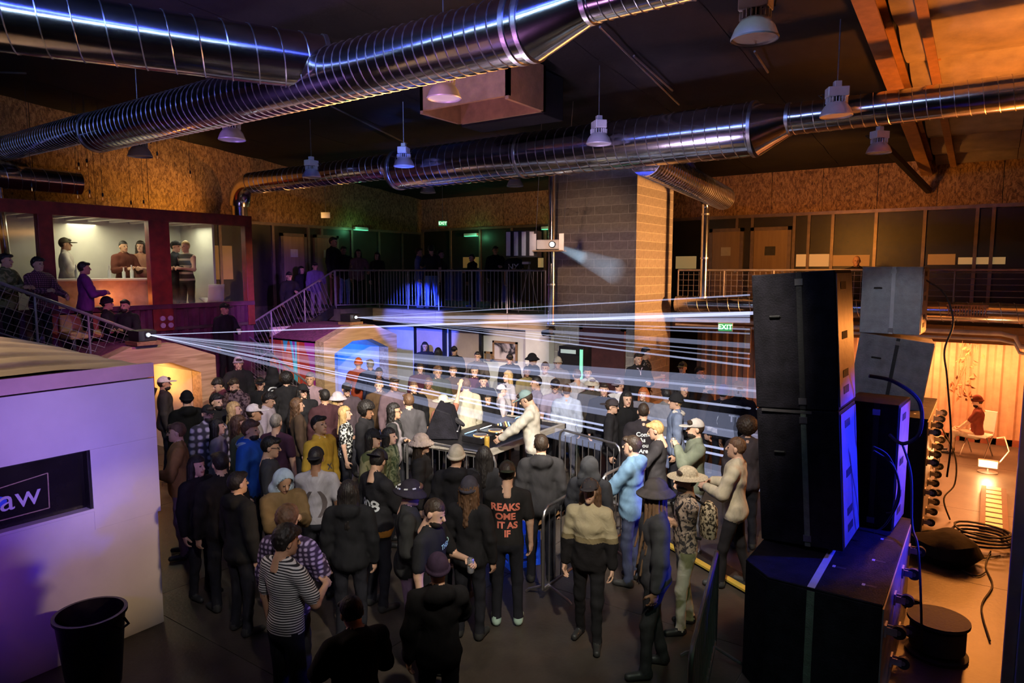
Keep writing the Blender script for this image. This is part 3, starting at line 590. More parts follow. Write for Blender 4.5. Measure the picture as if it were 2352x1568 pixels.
def booth(label, x, yc, inner, roofm, sidem, length=2.1):
    root = thing('tunnel_booth', label, 'booth', (x, yc, 0))
    n = len(ARC); b = MB()
    b.v = [(0, *p) for p in ARC] + [(0, *p) for p in INR] + [(-.34, *p) for p in ARC] + [(-.34, *p) for p in INR]
    for i in range(n - 1): b.f += [(i, i + 1, n + i + 1, n + i), (2 * n + i, 3 * n + i, 3 * n + i + 1, 2 * n + i + 1), (i, 2 * n + i, 2 * n + i + 1, i + 1), (n + i, n + i + 1, 3 * n + i + 1, 3 * n + i)]
    b.f += [(0, n, 3 * n, 2 * n), (n - 1, 2 * n - 1, 4 * n - 1, 3 * n - 1)][:2]; b.m = [0] * len(b.f)
    b.build('arch_frame', PLYY, root)
    for i in range(1, 4):
        q = MB(); (y0, z0), (y1, z1) = ARC[i], ARC[i + 1]
        q.add([(-.30, y0, z0 + .012), (-.30, y1, z1 + .012), (-length, y1, z1 + .012), (-length, y0, z0 + .012), (-.30, y0, z0 - .05), (-.30, y1, z1 - .05), (-length, y1, z1 - .05), (-length, y0, z0 - .05)], [(0, 1, 2, 3), (7, 6, 5, 4), (0, 4, 5, 1), (1, 5, 6, 2), (2, 6, 7, 3), (3, 7, 4, 0)])
        q.build('roof_panel', roofm, root)
    for s in (-1, 1): MB().box(-length, -.33, s * 1.2 - .02, s * 1.2 + .02, 0, 2.04).build('side_wall', sidem if s < 0 else PURST, root)
    for i in range(1, 4):
        q = MB(); (y0, z0), (y1, z1) = INR[i], INR[i + 1]; q.add([(-.33, y0, z0), (-.33, y1, z1), (-length + .1, y1, z1), (-length + .1, y0, z0)], [(0, 1, 2, 3)]); q.build('inner_ceiling', inner, root)
    for s in (-1, 1): MB().box(-length + .1, -.33, s * .91 - .01, s * .91 + .01, 0, 1.75).build('inner_wall', inner, root)
    MB().box(-length, -length + .08, -1.2, 1.2, 0, 2.3).build('back_wall', inner, root)
    return root
CARPET = mat('plum_roof_felt', (.15, .03, .075), .9, 0, .5, 14, .6, 60)
MURAL = mural_mat()
INNW = mat('booth_lining', (.55, .50, .45), .7, 0, .1, 4, .05, 30)
booth('plywood tunnel booth with orange-lit inside beside the violet kiosk', -12.7, 6.52, INNW, CARPET, PLY)
booth('plywood tunnel booth with blue-lit inside and painted mural side', -12.9, 11.85, INNW, CARPET, MURAL)
lamp('booth_orange', 'POINT', (-14.0, 6.6, 1.6), (1, .45, .12), 95, .1)
lamp('booth_blue', 'POINT', (-14.2, 11.6, 1.75), (.01, .13, 1), 120, .1)
LZ = []
def laser(label, p, ends):
    root = thing('laser_projector', label, 'laser', p)
    MB().box(-.28, .1, -.17, .17, -.12, .08).build('case', BLACKM, root, bev=.015)
    MB().box(-.3, .14, -.22, .22, -.19, -.12).build('base_plate', TIMBER, root)
    MB().tube((.09, 0, 0), (.12, 0, 0), .05, n=16).build('lens_ring', BLACKM, root, smooth=True)
    me = MB(); me.lathe([(0, -.03), (.02, -.02), (.028, 0), (.02, .02), (0, .03)], 12); me.build('aperture', glow('laser_aperture', (.75, .9, 1), 60), root, smooth=True, loc=(.13, 0, 0))
    O = Vector((.14, 0, 0)); P = Vector(p)
    for (u, va, vb, Y, s) in ends:
        A = ony(u, va, Y) - P; B = ony(u, vb, Y) - P
        b = MB()
        if abs(va - vb) < 6:
            b.tube(O, (A + B) / 2, .005, max(.012, (A - B).length / 2), n=8)
            th = 2 * max(.012, (A - B).length / 2)
        else:
            nrm = (A - O).cross(B - O).normalized() * .011; up_ = (A - B).normalized() * .004
            vs_ = [O + up_ + nrm, O + up_ - nrm, O - up_ - nrm, O - up_ + nrm, A + nrm, A - nrm, B - nrm, B + nrm]
            b.add(vs_, [(0, 1, 2, 3), (7, 6, 5, 4), (0, 4, 5, 1), (1, 5, 6, 2), (2, 6, 7, 3), (3, 7, 4, 0)]); th = .022
        b.build('beam', sheet_mat((.60, .66, 1), s / 2), root, smooth=abs(va - vb) < 6)
    return root
def ext(u0, v0, u1, v1, u2): return v0 + (v1 - v0) * (u2 - u0) / (u1 - u0)
l1 = (333, 768); L1 = []
for va, vb, s in [(740, 744, 1.1), (821, 832, .26), (832, 845, .34), (834.5, 837.5, .4), (856.5, 859.5, .8), (868, 890, .18), (888, 898, .34), (912.5, 915.5, 1.0), (921, 924, 1.0), (936, 956, .26), (944, 954, .16)]:
    L1.append((1745, ext(*l1, 1070, va, 1745), ext(*l1, 1070, vb, 1745), 11.4, s * .8))
laser('white laser projector on the orange booth, left source of beams', onx(333, 768, -12.72), L1)
l2 = (810, 728); L2 = []
for va, vb, s in [(675, 679, .45), (715, 728, .42), (730, 741, .5), (755, 757, .35), (765, 767, .3), (788, 800, .22), (811, 813, .35), (823, 825, .3), (838, 843, .5)]: L2.append((1722, va, vb, 11.0, s * .95))
laser('white laser projector on the blue booth beneath the balcony', onx(810, 728, -13.3), L2)
# ------------------------------------------------------------------ red container on the gallery
ct = thing('shipping_container', 'red-framed shipping container lounge with large windows at left', 'container', (-14.5, 6.9, 2.45))
def cb_(n, m, x0, x1, y0, y1, z0, z1, bev=.008): return MB().box(x0, x1, y0 - 6.9, y1 - 6.9, z0 - 2.45, z1 - 2.45).build(n, m, ct, bev=bev)
for y0, y1, m in ((3.85, 4.05, REDST), (5.43, 5.68, REDST), (7.46, 7.9, REDST), (9.72, 9.9, REDST)): cb_('corner_post', m, -.16, .02, y0, y1, 2.45, 5.0)
cb_('top_beam', REDST, -.14, .03, 3.85, 9.9, 4.78, 5.02); cb_('sill_beam', PURST, -.14, .03, 3.85, 9.9, 2.92, 3.02)
corr = corrug('lower_panel', 3.85 - 6.9, 9.9 - 6.9, -.06, 1.2 - 2.45, .48, PURST, ct, .26, .05, 'y')
for y0, y1 in ((4.05, 5.43), (5.68, 7.46), (7.9, 9.72)): cb_('window_pane', GLASS, -.075, -.065, y0, y1, 3.02, 4.78, 0)
cb_('floor_plate', GREYW, -2.4, 0, 3.85, 9.9, 2.45, 2.52); cb_('roof_plate', REDST, -2.44, 0, 3.85, 9.9, 4.94, 5.0)
cb_('rear_wall', WHITEW, -2.44, -2.4, 3.85, 9.9, 2.5, 4.94); cb_('end_wall', WHITEW, -2.4, -1.0, 9.5, 9.56, 2.5, 4.9); cb_('end_wall', REDST, -2.4, -.1, 3.85, 3.9, 2.5, 4.9)
for i in range(12): cb_('ceiling_rib', WHITEP, -2.38, -.2, 4.1 + i * .46, 4.22 + i * .46, 4.84, 4.93)
for i in range(4): MB().tube((.03, .74 + (i % 2) * .17, .12 + (i // 2) * .15), (.06, .74 + (i % 2) * .17, .12 + (i // 2) * .15), .055, n=18).build('status_light', mat('pale_disc', (.5, .42, .5), .5), ct)
lamp('container_light', 'AREA', (-15.9, 7.2, 4.78), (1, .84, .58), 42, 2.2, (-15.9, 7.2, 0), sizey=.6)
lamp('container_light_b', 'AREA', (-15.8, 9.0, 4.78), (1, .88, .66), 16, .7, (-15.8, 9.0, 0))
lamp('bar_glow', 'POINT', (-15.0, 7.15, 3.15), (1, .25, .05), 14, .05)
bc = thing('bar_counter', 'orange-glowing bar counter inside the red container', 'counter', (-15.5, 7.0, 2.52))
MB().box(-.05, 0, -1.0, .9, 0, 1.0).build('front_panel', mat('bar_front', (.55, .36, .25), .5), bc); MB().box(-.5, .06, -1.05, .95, 1.0, 1.05).build('counter_top', WHITEP, bc, bev=.01); MB().box(-.5, -.45, -1.0, .9, 0, 1.0).build('rear_panel', TIMBER, bc)
def bottle(p, lab, m, h=.26, cat='bottle'):
    r_ = thing('bottle', lab, cat, p, group='bottles on the container bar'); MB().lathe([(0, 0), (.035, 0), (.036, h * .6), (.014, h * .75), (.014, h), (0, h)], 12).build('glass_body', m, r_, smooth=True); MB().lathe([(0, h), (.016, h), (.016, h + .02), (0, h + .02)], 10).build('cap', WHITEP, r_)
BOT = mat('pale_glass', (.6, .65, .6), .15); BRN = mat('amber_glass', (.3, .1, .03), .2)
for k, (y, m, lab) in enumerate([(6.08, BRN, 'brown stacked cups on the bar at left end'), (6.5, BOT, 'clear bottle alone on the bar middle'), (7.15, BOT, 'clear bottle before the woman on the bar'), (7.45, BOT, 'squat clear bottle near right end of bar'), (7.62, BOT, 'tall clear bottle at right end of bar')]): bottle((-15.62, y, 3.57), lab, m, .22 if k == 3 else .27)
ch = thing('bar_chair', 'white moulded bar chair in the right container window', 'chair', (-15.3, 9.3, 2.52))
sh = MB(); n = 10; prof = [(-.22 + .04 * i, .55 - .015 * i) if i < 9 else (.16 + .012 * (i - 8), .44 + .075 * (i - 8)) for i in range(15)]
for y in (-.2, .2): sh.v += [(p_[0], y, p_[1]) for p_ in prof]
sh.f = [(i, i + 1, 15 + i + 1, 15 + i) for i in range(14)]; sh.m = [0] * 14; o_ = sh.build('seat_shell', WHITEP, ch, smooth=True); o_.modifiers.new('s', 'SOLIDIFY').thickness = .025
MB().tube((0, 0, .03), (0, 0, .5), .03, n=10).build('stem', STEEL, ch); MB().lathe([(0, 0), (.22, 0), (.22, .015), (.03, .035)], 20).build('base', STEEL, ch)
bs = thing('sofa_bench', 'tan bench on the steps below the container window', 'bench', (-14.2, 6.15, 2.45))
MB().box(-.25, .2, -.5, .5, 0, .14).build('seat_cushion', mat('tan_leather', (.38, .25, .08), .5), bs, bev=.03); MB().box(-.3, -.2, -.5, .5, .1, .45).build('back_cushion', mat('tan_leather', (.38, .25, .08), .5), bs, bev=.03)
for y in (-.42, .42): MB().box(-.2, .15, y - .03, y + .03, -.4, 0).build('leg', BLACKM, bs)
# ------------------------------------------------------------------ kiosk
KV = mat('kiosk_panel', (.66, .64, .66), .5, 0, .06, 2, .1, 3)
kk = thing('kiosk', 'violet-lit kiosk with dark sign window and wavy roof at left', 'kiosk', (-7.05, 2.0, 0))
def kb(n, m, x0, x1, y0, y1, z0, z1, bev=.004): return MB().box(x0, x1, y0 - 2, y1 - 2, z0, z1).build(n, m, kk, bev=bev)
kb('wall_panel', KV, -.06, 0, -1.2, 3.60, 2.02, 2.64); kb('wall_panel', KV, -.06, -.004, -1.2, 3.57, 0, 1.43); kb('wall_panel', KV, -.06, 0, 2.95, 3.60, 1.22, 2.02); kb('wall_panel', KV, -.06, 0, -1.2, .4, 1.43, 2.02)
kb('side_wall', KV, -2.1, -.06, 3.5, 3.58, 0, 2.64); kb('side_wall', KV, -2.1, -.06, -1.2, -1.1, 0, 2.64); kb('rear_wall', BLACKM, -2.1, -2.04, -1.2, 3.58, 0, 2.6)
kb('fascia', mat('rose_fascia', (.62, .42, .42), .6, 0, .1, 3, .05, 20), -.05, .012, -1.2, 3.60, 2.655, 2.80)
for y0, y1, z0, z1, x1 in ((.4, 2.95, 2.0, 2.02, -.03), (.4, 2.95, 1.41, 1.44, .02), (2.92, 2.95, 1.43, 2.02, -.0), (.4, .43, 1.43, 2.02, 0)): kb('window_frame', BLACKM if z0 != 1.41 else KV, -.1, x1, y0, y1, z0, z1)
kb('sign_glass', mat('black_glass', (.015, .013, .014), .15, 0, .3, 3, 0), -.10, -.085, .43, 2.92, 1.44, 2.0)
CHALK = mat('chalk_lettering', (.62, .58, .72), .8, 0, .1, 20, 0); CH2 = mat('gilt_line', (.45, .33, .22), .6)
def kpt(u, v): q = onx(u, v, -7.125); return q.y - 2, q.z
for (ua, va, ub, vb) in [(0, 1121, 110, 1086), (110, 1086, 114, 1166), (114, 1166, 0, 1196)]:
    (ya, za), (yb, zb) = kpt(ua, va), kpt(ub, vb)
    MB().bar((-.08, ya, za), (-.08, yb, zb), .006, .008).build('sign_line', CH2, kk)
y_, z_ = kpt(47, 1143); me = text_mesh('aw', .29, .002); obj('sign_letters', me, CHALK, kk, loc=(-.078, y_ + .0, z_ + .0), rot=(math.pi / 2, 0, math.pi / 2))
y_, z_ = kpt(2, 1153); MB().lathe([(0, -.002), (.035, -.002), (.05, 0), (.035, .002), (0, .002)], 8).build('sign_flower', mat('blue_paint', (.05, .12, .9), .6), kk, loc=(-.079, y_, z_), rot=(0, math.pi / 2, 0))
wvb = MB(); nx, ny = 60, 60
for i in range(nx + 1):
    for j in range(ny + 1):
        x = -2.1 * i / nx; y = -1.2 + 4.8 * j / ny; e = min(1, max(0, 3.6 - y) / .9) ** .55
        ph = -x / .50 + .45 * math.sin(1.25 * y + .5) + .18 * y; k_ = math.floor(ph); t_ = ph - k_
        st_ = k_ + min(1, t_ / .16) ** 1.5 * .85 + .45 * t_ - .30 * max(0, (t_ - .8) / .2)
        z = 2.76 + e * max(0, st_ + .2) * .056 + .004 * math.sin(9 * x + 5 * y)
        wvb.v.append((x, y - 2, z))
wvb.f = [(i * (ny + 1) + j, i * (ny + 1) + j + 1, (i + 1) * (ny + 1) + j + 1, (i + 1) * (ny + 1) + j) for i in range(nx) for j in range(ny)]; wvb.m = [0] * len(wvb.f)
wvb.build('wavy_roof', mat('dune_wood', (.46, .36, .25), .6, 0, .12, 4, .1, 30), kk, smooth=True)
# bin
bn = thing('trash_bin', 'round black plastic bin standing by the violet kiosk', 'bin', (-6.42, 2.6, 0))
b = MB(); b.lathe([(0, .01), (.20, .01), (.215, .03), (.275, .68), (.29, .685), (.29, .715), (.265, .72), (.205, .05), (0, .04)], 36); b.build('tub', mat('black_plastic', (.02, .018, .018), .35, 0, .3, 6, .05, 30), bn, smooth=True)
MB().lathe([(.272, .69), (.295, .69), (.295, .718), (.272, .718)], 36).build('rim', mat('black_plastic', (.02, .018, .018), .35, 0, .3, 6, .05, 30), bn, smooth=True)
for a_ in (0.5, 0.5 + math.pi): MB().path([(math.cos(a_ - .25) * .28, math.sin(a_ - .25) * .28, .64), (math.cos(a_ - .15) * .33, math.sin(a_ - .15) * .33, .6), (math.cos(a_ + .15) * .33, math.sin(a_ + .15) * .33, .6), (math.cos(a_ + .25) * .28, math.sin(a_ + .25) * .28, .64)], .012, 6).build('handle', RUBBER, bn, smooth=True)
# ------------------------------------------------------------------ loudspeakers
SPK = mat('speaker_paint', (.009, .008, .012), .75, 0, .6, 7, .3, 60, spec=.15)
SPKG = mat('worn_speaker_paint', (.16, .155, .16), .6, 0, .35, 5, .3, 40)
PANELM = mat('rear_panel_metal', (.30, .29, .33), .45, .4, .2, 6, .1, 30)
STRAP = mat('strap_webbing', (.10, .13, .10), .8, 0, .3, 10, .3, 80); LSTRAP = mat('pale_strip', (.42, .42, .44), .7, 0, .1, 8, 0)
WHEEL = MB().tube((0, -.02, 0), (0, .02, 0), .055, n=18).mesh('wheel', True); HUB = MB().tube((0, -.024, 0), (0, .024, 0), .02, n=10).mesh('hub', True)
FORK = MB().box(-.085, -.01, -.032, -.024, -.03, .03).box(-.085, -.01, .024, .032, -.03, .03).box(-.1, -.085, -.05, .05, -.05, .05).mesh('fork')
HUBM = mat('caster_hub', (.2, .2, .22), .4, .6)
def casters(root, x, ys_, zs_):
    for y in ys_:
        for z in zs_:
            f = obj('caster', FORK, PANELM, root, loc=(x + .1, y, z)); obj('wheel', WHEEL, RUBBER, f); obj('hub', HUB, HUBM, f)
def sub(label, x0, x1, y0, y1, z0, z1, ch=.25, m=SPK, strap=True, rows=2):
    root = thing('subwoofer', label, 'loudspeaker', (x0, y0, z0)); w_, d_, h_ = x1 - x0, y1 - y0, z1 - z0
    poly = [(ch, 0), (w_, 0), (w_, d_), (ch, d_), (0, d_ - ch), (0, ch)] if ch else [(0, 0), (w_, 0), (w_, d_), (0, d_)]
    MB().prism(poly, 0, h_ - .02, 'z').build('cabinet', m, root, bev=.008)
    MB().prism([(p_[0] - .004 if p_[0] < .1 else p_[0] + .01, p_[1]) for p_ in poly], h_ - .02, h_, 'z').build('top_lid', m, root, bev=.01)
    if strap: MB().box(ch + .33, ch + .39, -.004, .0, .02, h_ - .03).build('front_strip', STRAP, root); MB().bar((ch + .36, 0, h_ + .002), (ch + .36, d_ * .55, h_ + .002), .06, .003).build('top_strip', LSTRAP, root)
    for (px, py) in ((w_ - .16, .3), (w_ - .16, .9), (w_ - .16, 1.5), (w_ * .62, .55)):
        if py < d_ - .1: s_ = MB().box(px, px + .08, py, py + .035, h_ - .002, h_ + .001).build('stack_slot', RUBBER, root); MB().box(px - .03, px - .005, py - .005, py + .04, h_ - .002, h_ + .002).build('slot_plate', LSTRAP, root)
    MB().box(w_, w_ + .012, .04, d_ - .04, .03, h_ - .05).build('rear_board', PANELM, root)
    casters(root, w_ + .012, [d_ * k for k in (.08, .36, .64, .92)], [h_ * k for k in (.22, .75)] if rows == 2 else [h_ * k for k in (.1, .36, .62, .88)])
    return root
sub('large black subwoofer in the right foreground with casters on back', -1.70, -.56, 5.93, 8.26, 0, 1.1)
s2 = sub('black subwoofer stack farther back carrying the grey speakers', -1.95, -.62, 11.0, 12.9, 0, 1.68, 0, rows=4)
def cabinet(label, x0, y0, z0, w_, d_, h_, tilt, yaw, m, horn=False, rear=True, strapx=.55, strapm=RUBBER):
    root = thing('speaker_cabinet', label, 'loudspeaker', (x0, y0, z0)); root.rotation_euler = (0, tilt, yaw)
    if not horn: MB().box(0, w_, 0, d_, 0, h_).build('cabinet', m, root, bev=.01)
    else:
        t = .03
        for (a0, a1, b0, b1, c0, c1) in ((0, w_, 0, t, 0, h_), (0, w_, d_ - t, d_, 0, h_), (0, w_, t, d_ - t, 0, t), (0, w_, t, d_ - t, h_ - t, h_), (w_ - t, w_, t, d_ - t, t, h_ - t)): MB().box(a0, a1, b0, b1, c0, c1).build('board', m, root, bev=.004)
        MB().add([(.01, t, t), (.01, d_ - t, t), (.01, d_ - t, h_ * .66), (.01, t, h_ * .66), (.4, d_ * .4, h_ * .28), (.4, d_ * .6, h_ * .28), (.4, d_ * .6, h_ * .42), (.4, d_ * .4, h_ * .42)], [(0, 1, 5, 4), (1, 2, 6, 5), (2, 3, 7, 6), (3, 0, 4, 7), (4, 5, 6, 7)]).build('horn', mat('pale_horn', (.55, .57, .6), .35), root)
        MB().box(.01, .03, t, d_ - t, h_ * .66, h_ - t).build('baffle', SPKG, root); MB().box(.0, .012, .1, d_ * .45, h_ * .74, h_ * .92).build('port', RUBBER, root)
    MB().box(w_ * strapx, w_ * strapx + .05, -.006, 0, .0, h_).build('front_strap', strapm, root)
    MB().path([(w_ * .22, 0, h_ * .68), (w_ * .22, -.012, h_ * .685), (w_ * .34, -.012, h_ * .685), (w_ * .34, 0, h_ * .68)], .012, 6).build('handle', RUBBER, root, smooth=True)
    if rear:
        MB().box(w_, w_ + .01, .03, d_ - .03, .03, h_ - .03).build('rear_panel', PANELM, root)
        for zz in (.1, .22, .5, .86): MB().box(w_ + .008, w_ + .013, d_ * .25, d_ * .55, h_ * zz, h_ * zz + .07).build('connector_plate', RUBBER, root)
    for zz in (.06, .93): MB().box(w_ * strapx - .01, w_ * strapx + .06, -.014, -.004, h_ * zz - .03, h_ * zz + .03).build('latch', STEEL, root)
    return root
TILT = -R(4.2)
c1 = cabinet('lower black speaker cabinet on the foreground subwoofer', -1.71, 6.73, 1.115, .74, .72, 1.30, TILT, R(-2), SPK, strapm=STRAP)
up = Vector((math.sin(TILT), 0, math.cos(TILT))) * 1.31
cabinet('upper black speaker cabinet, tallest object at right', -1.71 + up.x, 6.73, 1.115 + up.z, .74, .72, 1.28, TILT, R(-2), SPK)
MB().bar((-1.75, 6.715, 2.41), (-1.3, 6.715, 2.43), .01, .025).build('lashing_bar', STEEL, None, label='shiny metal bar between the two black cabinets', cat='bar')
cabinet('blue-lit amplifier cabinet behind the tall black speakers', -1.18, 7.75, 1.105, .50, .6, 1.30, 0, R(-4), SPK)
cabinet('tilted speaker cabinet with pale horn on the rear stack', -1.72, 11.5, 1.76, .98, .8, 1.05, R(7), R(6), SPKG, horn=True, strapx=.5)
cabinet('grey speaker cabinet on top of the rear stack', -1.62, 11.6, 2.80, .80, .7, 1.0, 0, R(-2), mat('grey_speaker_paint', (.27, .27, .28), .65, 0, .2, 9, .3, 50), strapx=.5, strapm=LSTRAP)
# cables
def cable(label, pts, r=.014, m=RUBBER):
    P = [Vector(p) for p in pts]; out = []
    for i in range(len(P) - 1):
        p0, p1, p2, p3 = P[max(i - 1, 0)], P[i], P[i + 1], P[min(i + 2, len(P) - 1)]
        for k in range(6):
            t = k / 6; out.append(.5 * ((2 * p1) + (p2 - p0) * t + (2 * p0 - 5 * p1 + 4 * p2 - p3) * t * t + (3 * p1 - p0 - 3 * p2 + p3) * t ** 3))
    out.append(P[-1]); return MB().path(out, r, 6).build('cable', m, None, smooth=True, label=label, cat='cable')
cable('thick cable looping from the upper black cabinet', [(-.9, 7.2, 2.75), (-.7, 7.3, 2.7), (-.5, 7.5, 2.5), (-.48, 7.5, 2.2), (-.62, 7.6, 2.05), (-.75, 7.7, 2.1)], .018)
cable('cable falling from the amplifier cabinet to the floor behind subwoofer', [(-.66, 7.9, 2.0), (-.55, 7.8, 1.7), (-.5, 7.6, 1.25), (-.42, 7.3, 1.13), (-.36, 7.2, .6), (-.34, 7.4, .02)], .012)
cable('short cable loop behind the lower black cabinet', [(-.82, 7.1, 2.1), (-.7, 7.2, 2.0), (-.62, 7.4, 1.7), (-.66, 7.5, 1.4), (-.72, 7.5, 1.35)], .01)
cable('second short cable loop behind lower black cabinet', [(-.82, 7.15, 2.05), (-.66, 7.25, 1.9), (-.6, 7.3, 1.6), (-.7, 7.35, 1.3), (-.8, 7.3, 1.2)], .01)
cable('cable running from grey cabinet down the rear stack', [(-.80, 11.9, 3.6), (-.55, 11.8, 3.4), (-.42, 11.7, 3.0), (-.5, 11.6, 2.6), (-.44, 11.5, 2.2), (-.34, 11.3, 1.4), (-.36, 11.4, .8)], .014)
cable('cable hanging along the rear subwoofer casters', [(-.5, 12.4, 1.3), (-.3, 12.3, .9), (-.28, 12.2, .5), (-.4, 12.0, .3), (-.3, 11.9, .02)], .012)
def coil(label, c, r, n, thick):
    pts = [Vector(c) + Vector((math.cos(t) * (r + .02 * math.sin(t * 3.3)), math.sin(t) * (r + .03 * math.sin(t * 2.1)), .02 + .008 * t)) for t in [k * .35 for k in range(int(n * 18))]]
    return MB().path(pts, thick, 6).build('cable_coil', RUBBER, None, smooth=True, label=label, cat='cable')
p = onz(2255, 1248, .0); coil('coiled black cable on the orange-lit floor', p, .33, 4, .016)
cable('loose cable snaking from the coil across the floor', [p + Vector(q) for q in ((-.3, -.1, .02), (-.6, .1, .02), (-.9, -.2, .02), (-1.2, .1, .02))])
cable('thin cable running toward the camera on the floor', [p + Vector(q) for q in ((.1, -.3, .02), (.05, -.9, .02), (.12, -1.5, .02), (.02, -2.2, .02), (.1, -3.0, .02))], .01)
cable('cable branching left from the floor coil', [p + Vector(q) for q in ((.2, -.4, .02), (-.1, -.8, .02), (-.25, -1.1, .02), (-.05, -1.3, .02), (.05, -1.1, .02))], .01)
bag = MB(); bag.lathe([(0, 0), (.33, .02), (.4, .14), (.34, .28), (.18, .36), (0, .38)], 18); bag.v = [(x * (1 + .12 * math.sin(5 * y + 9 * z)), y * (1 + .1 * math.sin(7 * x)), z * (1 + .1 * math.sin(9 * x + 3 * y))) for x, y, z in bag.v]
bo = bag.build('duffel_bag', cloth((.012, .011, .011)), None, smooth=True, label='black soft bag on the floor by the rear subwoofers', cat='bag'); bo.location = onz(2165, 1285, 0)
dr = thing('cable_drum', 'dark round cable drum with coloured glint behind the foreground subwoofer', 'cable drum', onz(2150, 1500, 0))
MB().lathe([(0, 0), (.27, 0), (.27, .03), (.16, .05), (.16, .32), (.27, .34), (.27, .37), (0, .37)], 30).build('reel', RUBBER, dr, smooth=True); MB().lathe([(.16, .06), (.24, .08), (.24, .3), (.16, .31)], 30).build('wound_cable', RUBBER, dr, smooth=True)
q_ = onz(2150, 1500, .9); lamp('drum_glint', 'SPOT', (q_.x + .25, q_.y - .2, 1.3), (.08, .5, .9), 10, .04, (q_.x, q_.y + .4, .3), 40, .6)  # lamp added to make the coloured glint on the drum
# ------------------------------------------------------------------ orange bay contents
p = onz(2268, 1085, 0)
wl2 = thing('work_light', 'glowing work light standing on the orange floor', 'lamp', p)
MB().lathe([(0, 0), (.16, 0), (.16, .02), (.03, .04), (.02, .1)], 18).build('base', STEEL, wl2, smooth=True)
MB().box(-.16, .16, -.06, .06, .1, .24).build('housing', STEEL, wl2, bev=.01); MB().box(-.14, .14, -.068, -.06, .115, .225).build('lit_lens', glow('work_lens', (1, .72, .4), 9), wl2)
MB().path([(.16, 0, .2), (.3, .02, .45), (.22, .05, .7), (.1, .05, .66)], .012, 6).build('cord', WHITEP, wl2, smooth=True)
lamp('work_glow', 'POINT', (p.x, p.y - .25, .25), (1, .5, .18), 55, .06)
fb = thing('folded_ladder', 'pale ladder lying flat on the floor before the work light', 'ladder', onz(2282, 1165, 0) + Vector((0, 0, 0)))
for x in (-.14, .14): MB().box(x - .035, x + .035, -1.3, 1.0, .0, .07).build('rail', mat('dark_wood_rail', (.10, .05, .03), .6), fb)
for k in range(9): MB().box(-.12, .12, -1.2 + k * .26, -1.2 + k * .26 + .2, .02, .05).build('rung', mat('pale_plate', (.6, .55, .45), .5), fb)
pc = ony(2246, 1000, 16.5)
chr_ = thing('folding_chair', 'white folding chair with seated man in the orange bay', 'chair', (pc.x, pc.y, 0), R(-20))
MB().box(-.22, .22, -.22, .2, .43, .46).build('seat', WHITEP, chr_, bev=.01)
MB().obox((.0, .27, .7), (.42, .025, .42), Matrix.Rotation(R(-14), 3, 'X')).build('backrest', WHITEP, chr_, bev=.01)
for s in (-1, 1):
    MB().tube((s * .21, -.24, 0), (s * .21, .2, .5), .012, n=6).build('leg', STEEL, chr_); MB().tube((s * .19, .26, 0), (s * .19, -.12, .46), .012, n=6).build('leg', STEEL, chr_)
pp_ = ony(2222, 800, 17.4)
hp = thing('hanging_plant', 'trailing plant hanging on the corrugated wall', 'plant', (pp_.x, 17.55, pp_.z))
lf = mat('dry_leaf', (.28, .13, .06), .7, 0, .4, 12, .2, 30)
leaf = MB().add([(0, 0, 0), (.05, -.02, -.03), (.10, 0, -.09), (.03, .01, -.07)], [(0, 1, 2, 3)]).mesh('leaf')
for k in range(70):
    o_ = obj('leaf', leaf, lf, hp, loc=(random.gauss(0, .13), random.uniform(-.12, .05), random.uniform(-1.1, .15)), rot=(random.uniform(-.5, .5), random.uniform(-1, 1), random.uniform(0, 6.3)))
for k in range(5): MB().path([(random.uniform(-.1, .1), 0, .1), (random.uniform(-.15, .15), -.06, -.4), (random.uniform(-.2, .2), -.03, -1.0)], .006, 5).build('stem', lf, hp)
tb = thing('side_table', 'pale table against the rear subwoofers in the orange bay', 'table', (-1.05, 14.2, 0))
MB().box(-.5, .5, -.35, .35, .70, .74).build('table_top', mat('pale_laminate', (.6, .5, .38), .5), tb, bev=.008)
for x in (-.45, .45):
    for y in (-.3, .3): MB().box(x - .02, x + .02, y - .02, y + .02, 0, .7).build('leg', STEEL, tb)
# ------------------------------------------------------------------ pictures and fridge under the balcony
def picture(label, u0, v0, u1, v1, img):
    a, b_ = ony(u0, v1, 14.44), ony(u1, v0, 14.44); r_ = thing('framed_picture', label, 'picture', ((a.x + b_.x) / 2, 14.46, (a.z + b_.z) / 2)); w_, h_ = (b_.x - a.x) / 2, (b_.z - a.z) / 2
    MB().box(-w_ + .05, w_ - .05, 0, .01, -h_ + .05, h_ - .05).build('print', img, r_)
    for x0, x1, z0, z1 in ((-w_, w_, h_ - .05, h_), (-w_, w_, -h_, -h_ + .05), (-w_, -w_ + .05, -h_, h_), (w_ - .05, w_, -h_, h_)): MB().box(x0, x1, -.02, .02, z0, z1).build('frame_bar', TIMBER, r_)
LAND = pattern('landscape_print', p_vor((.03, .025, .03), (.55, .46, .46), 2.6, .42, .56, 1.0), .6)
picture('large framed landscape picture on the pale lower wall', 1131, 786, 1187, 828, LAND)
picture('small dark framed picture beside the large landscape', 1112, 808, 1129, 828, pattern('small_print', p_vor((.02, .02, .02), (.2, .15, .12), 5), .6))
picture('small dark sign on the pink door', 1062, 793, 1080, 811, DKSIGN)
fr = thing('drinks_fridge', 'dark drinks fridge with green-lit edge beside maroon door', 'fridge', (ony(1322, 800, 13.7).x, 13.6, 0))
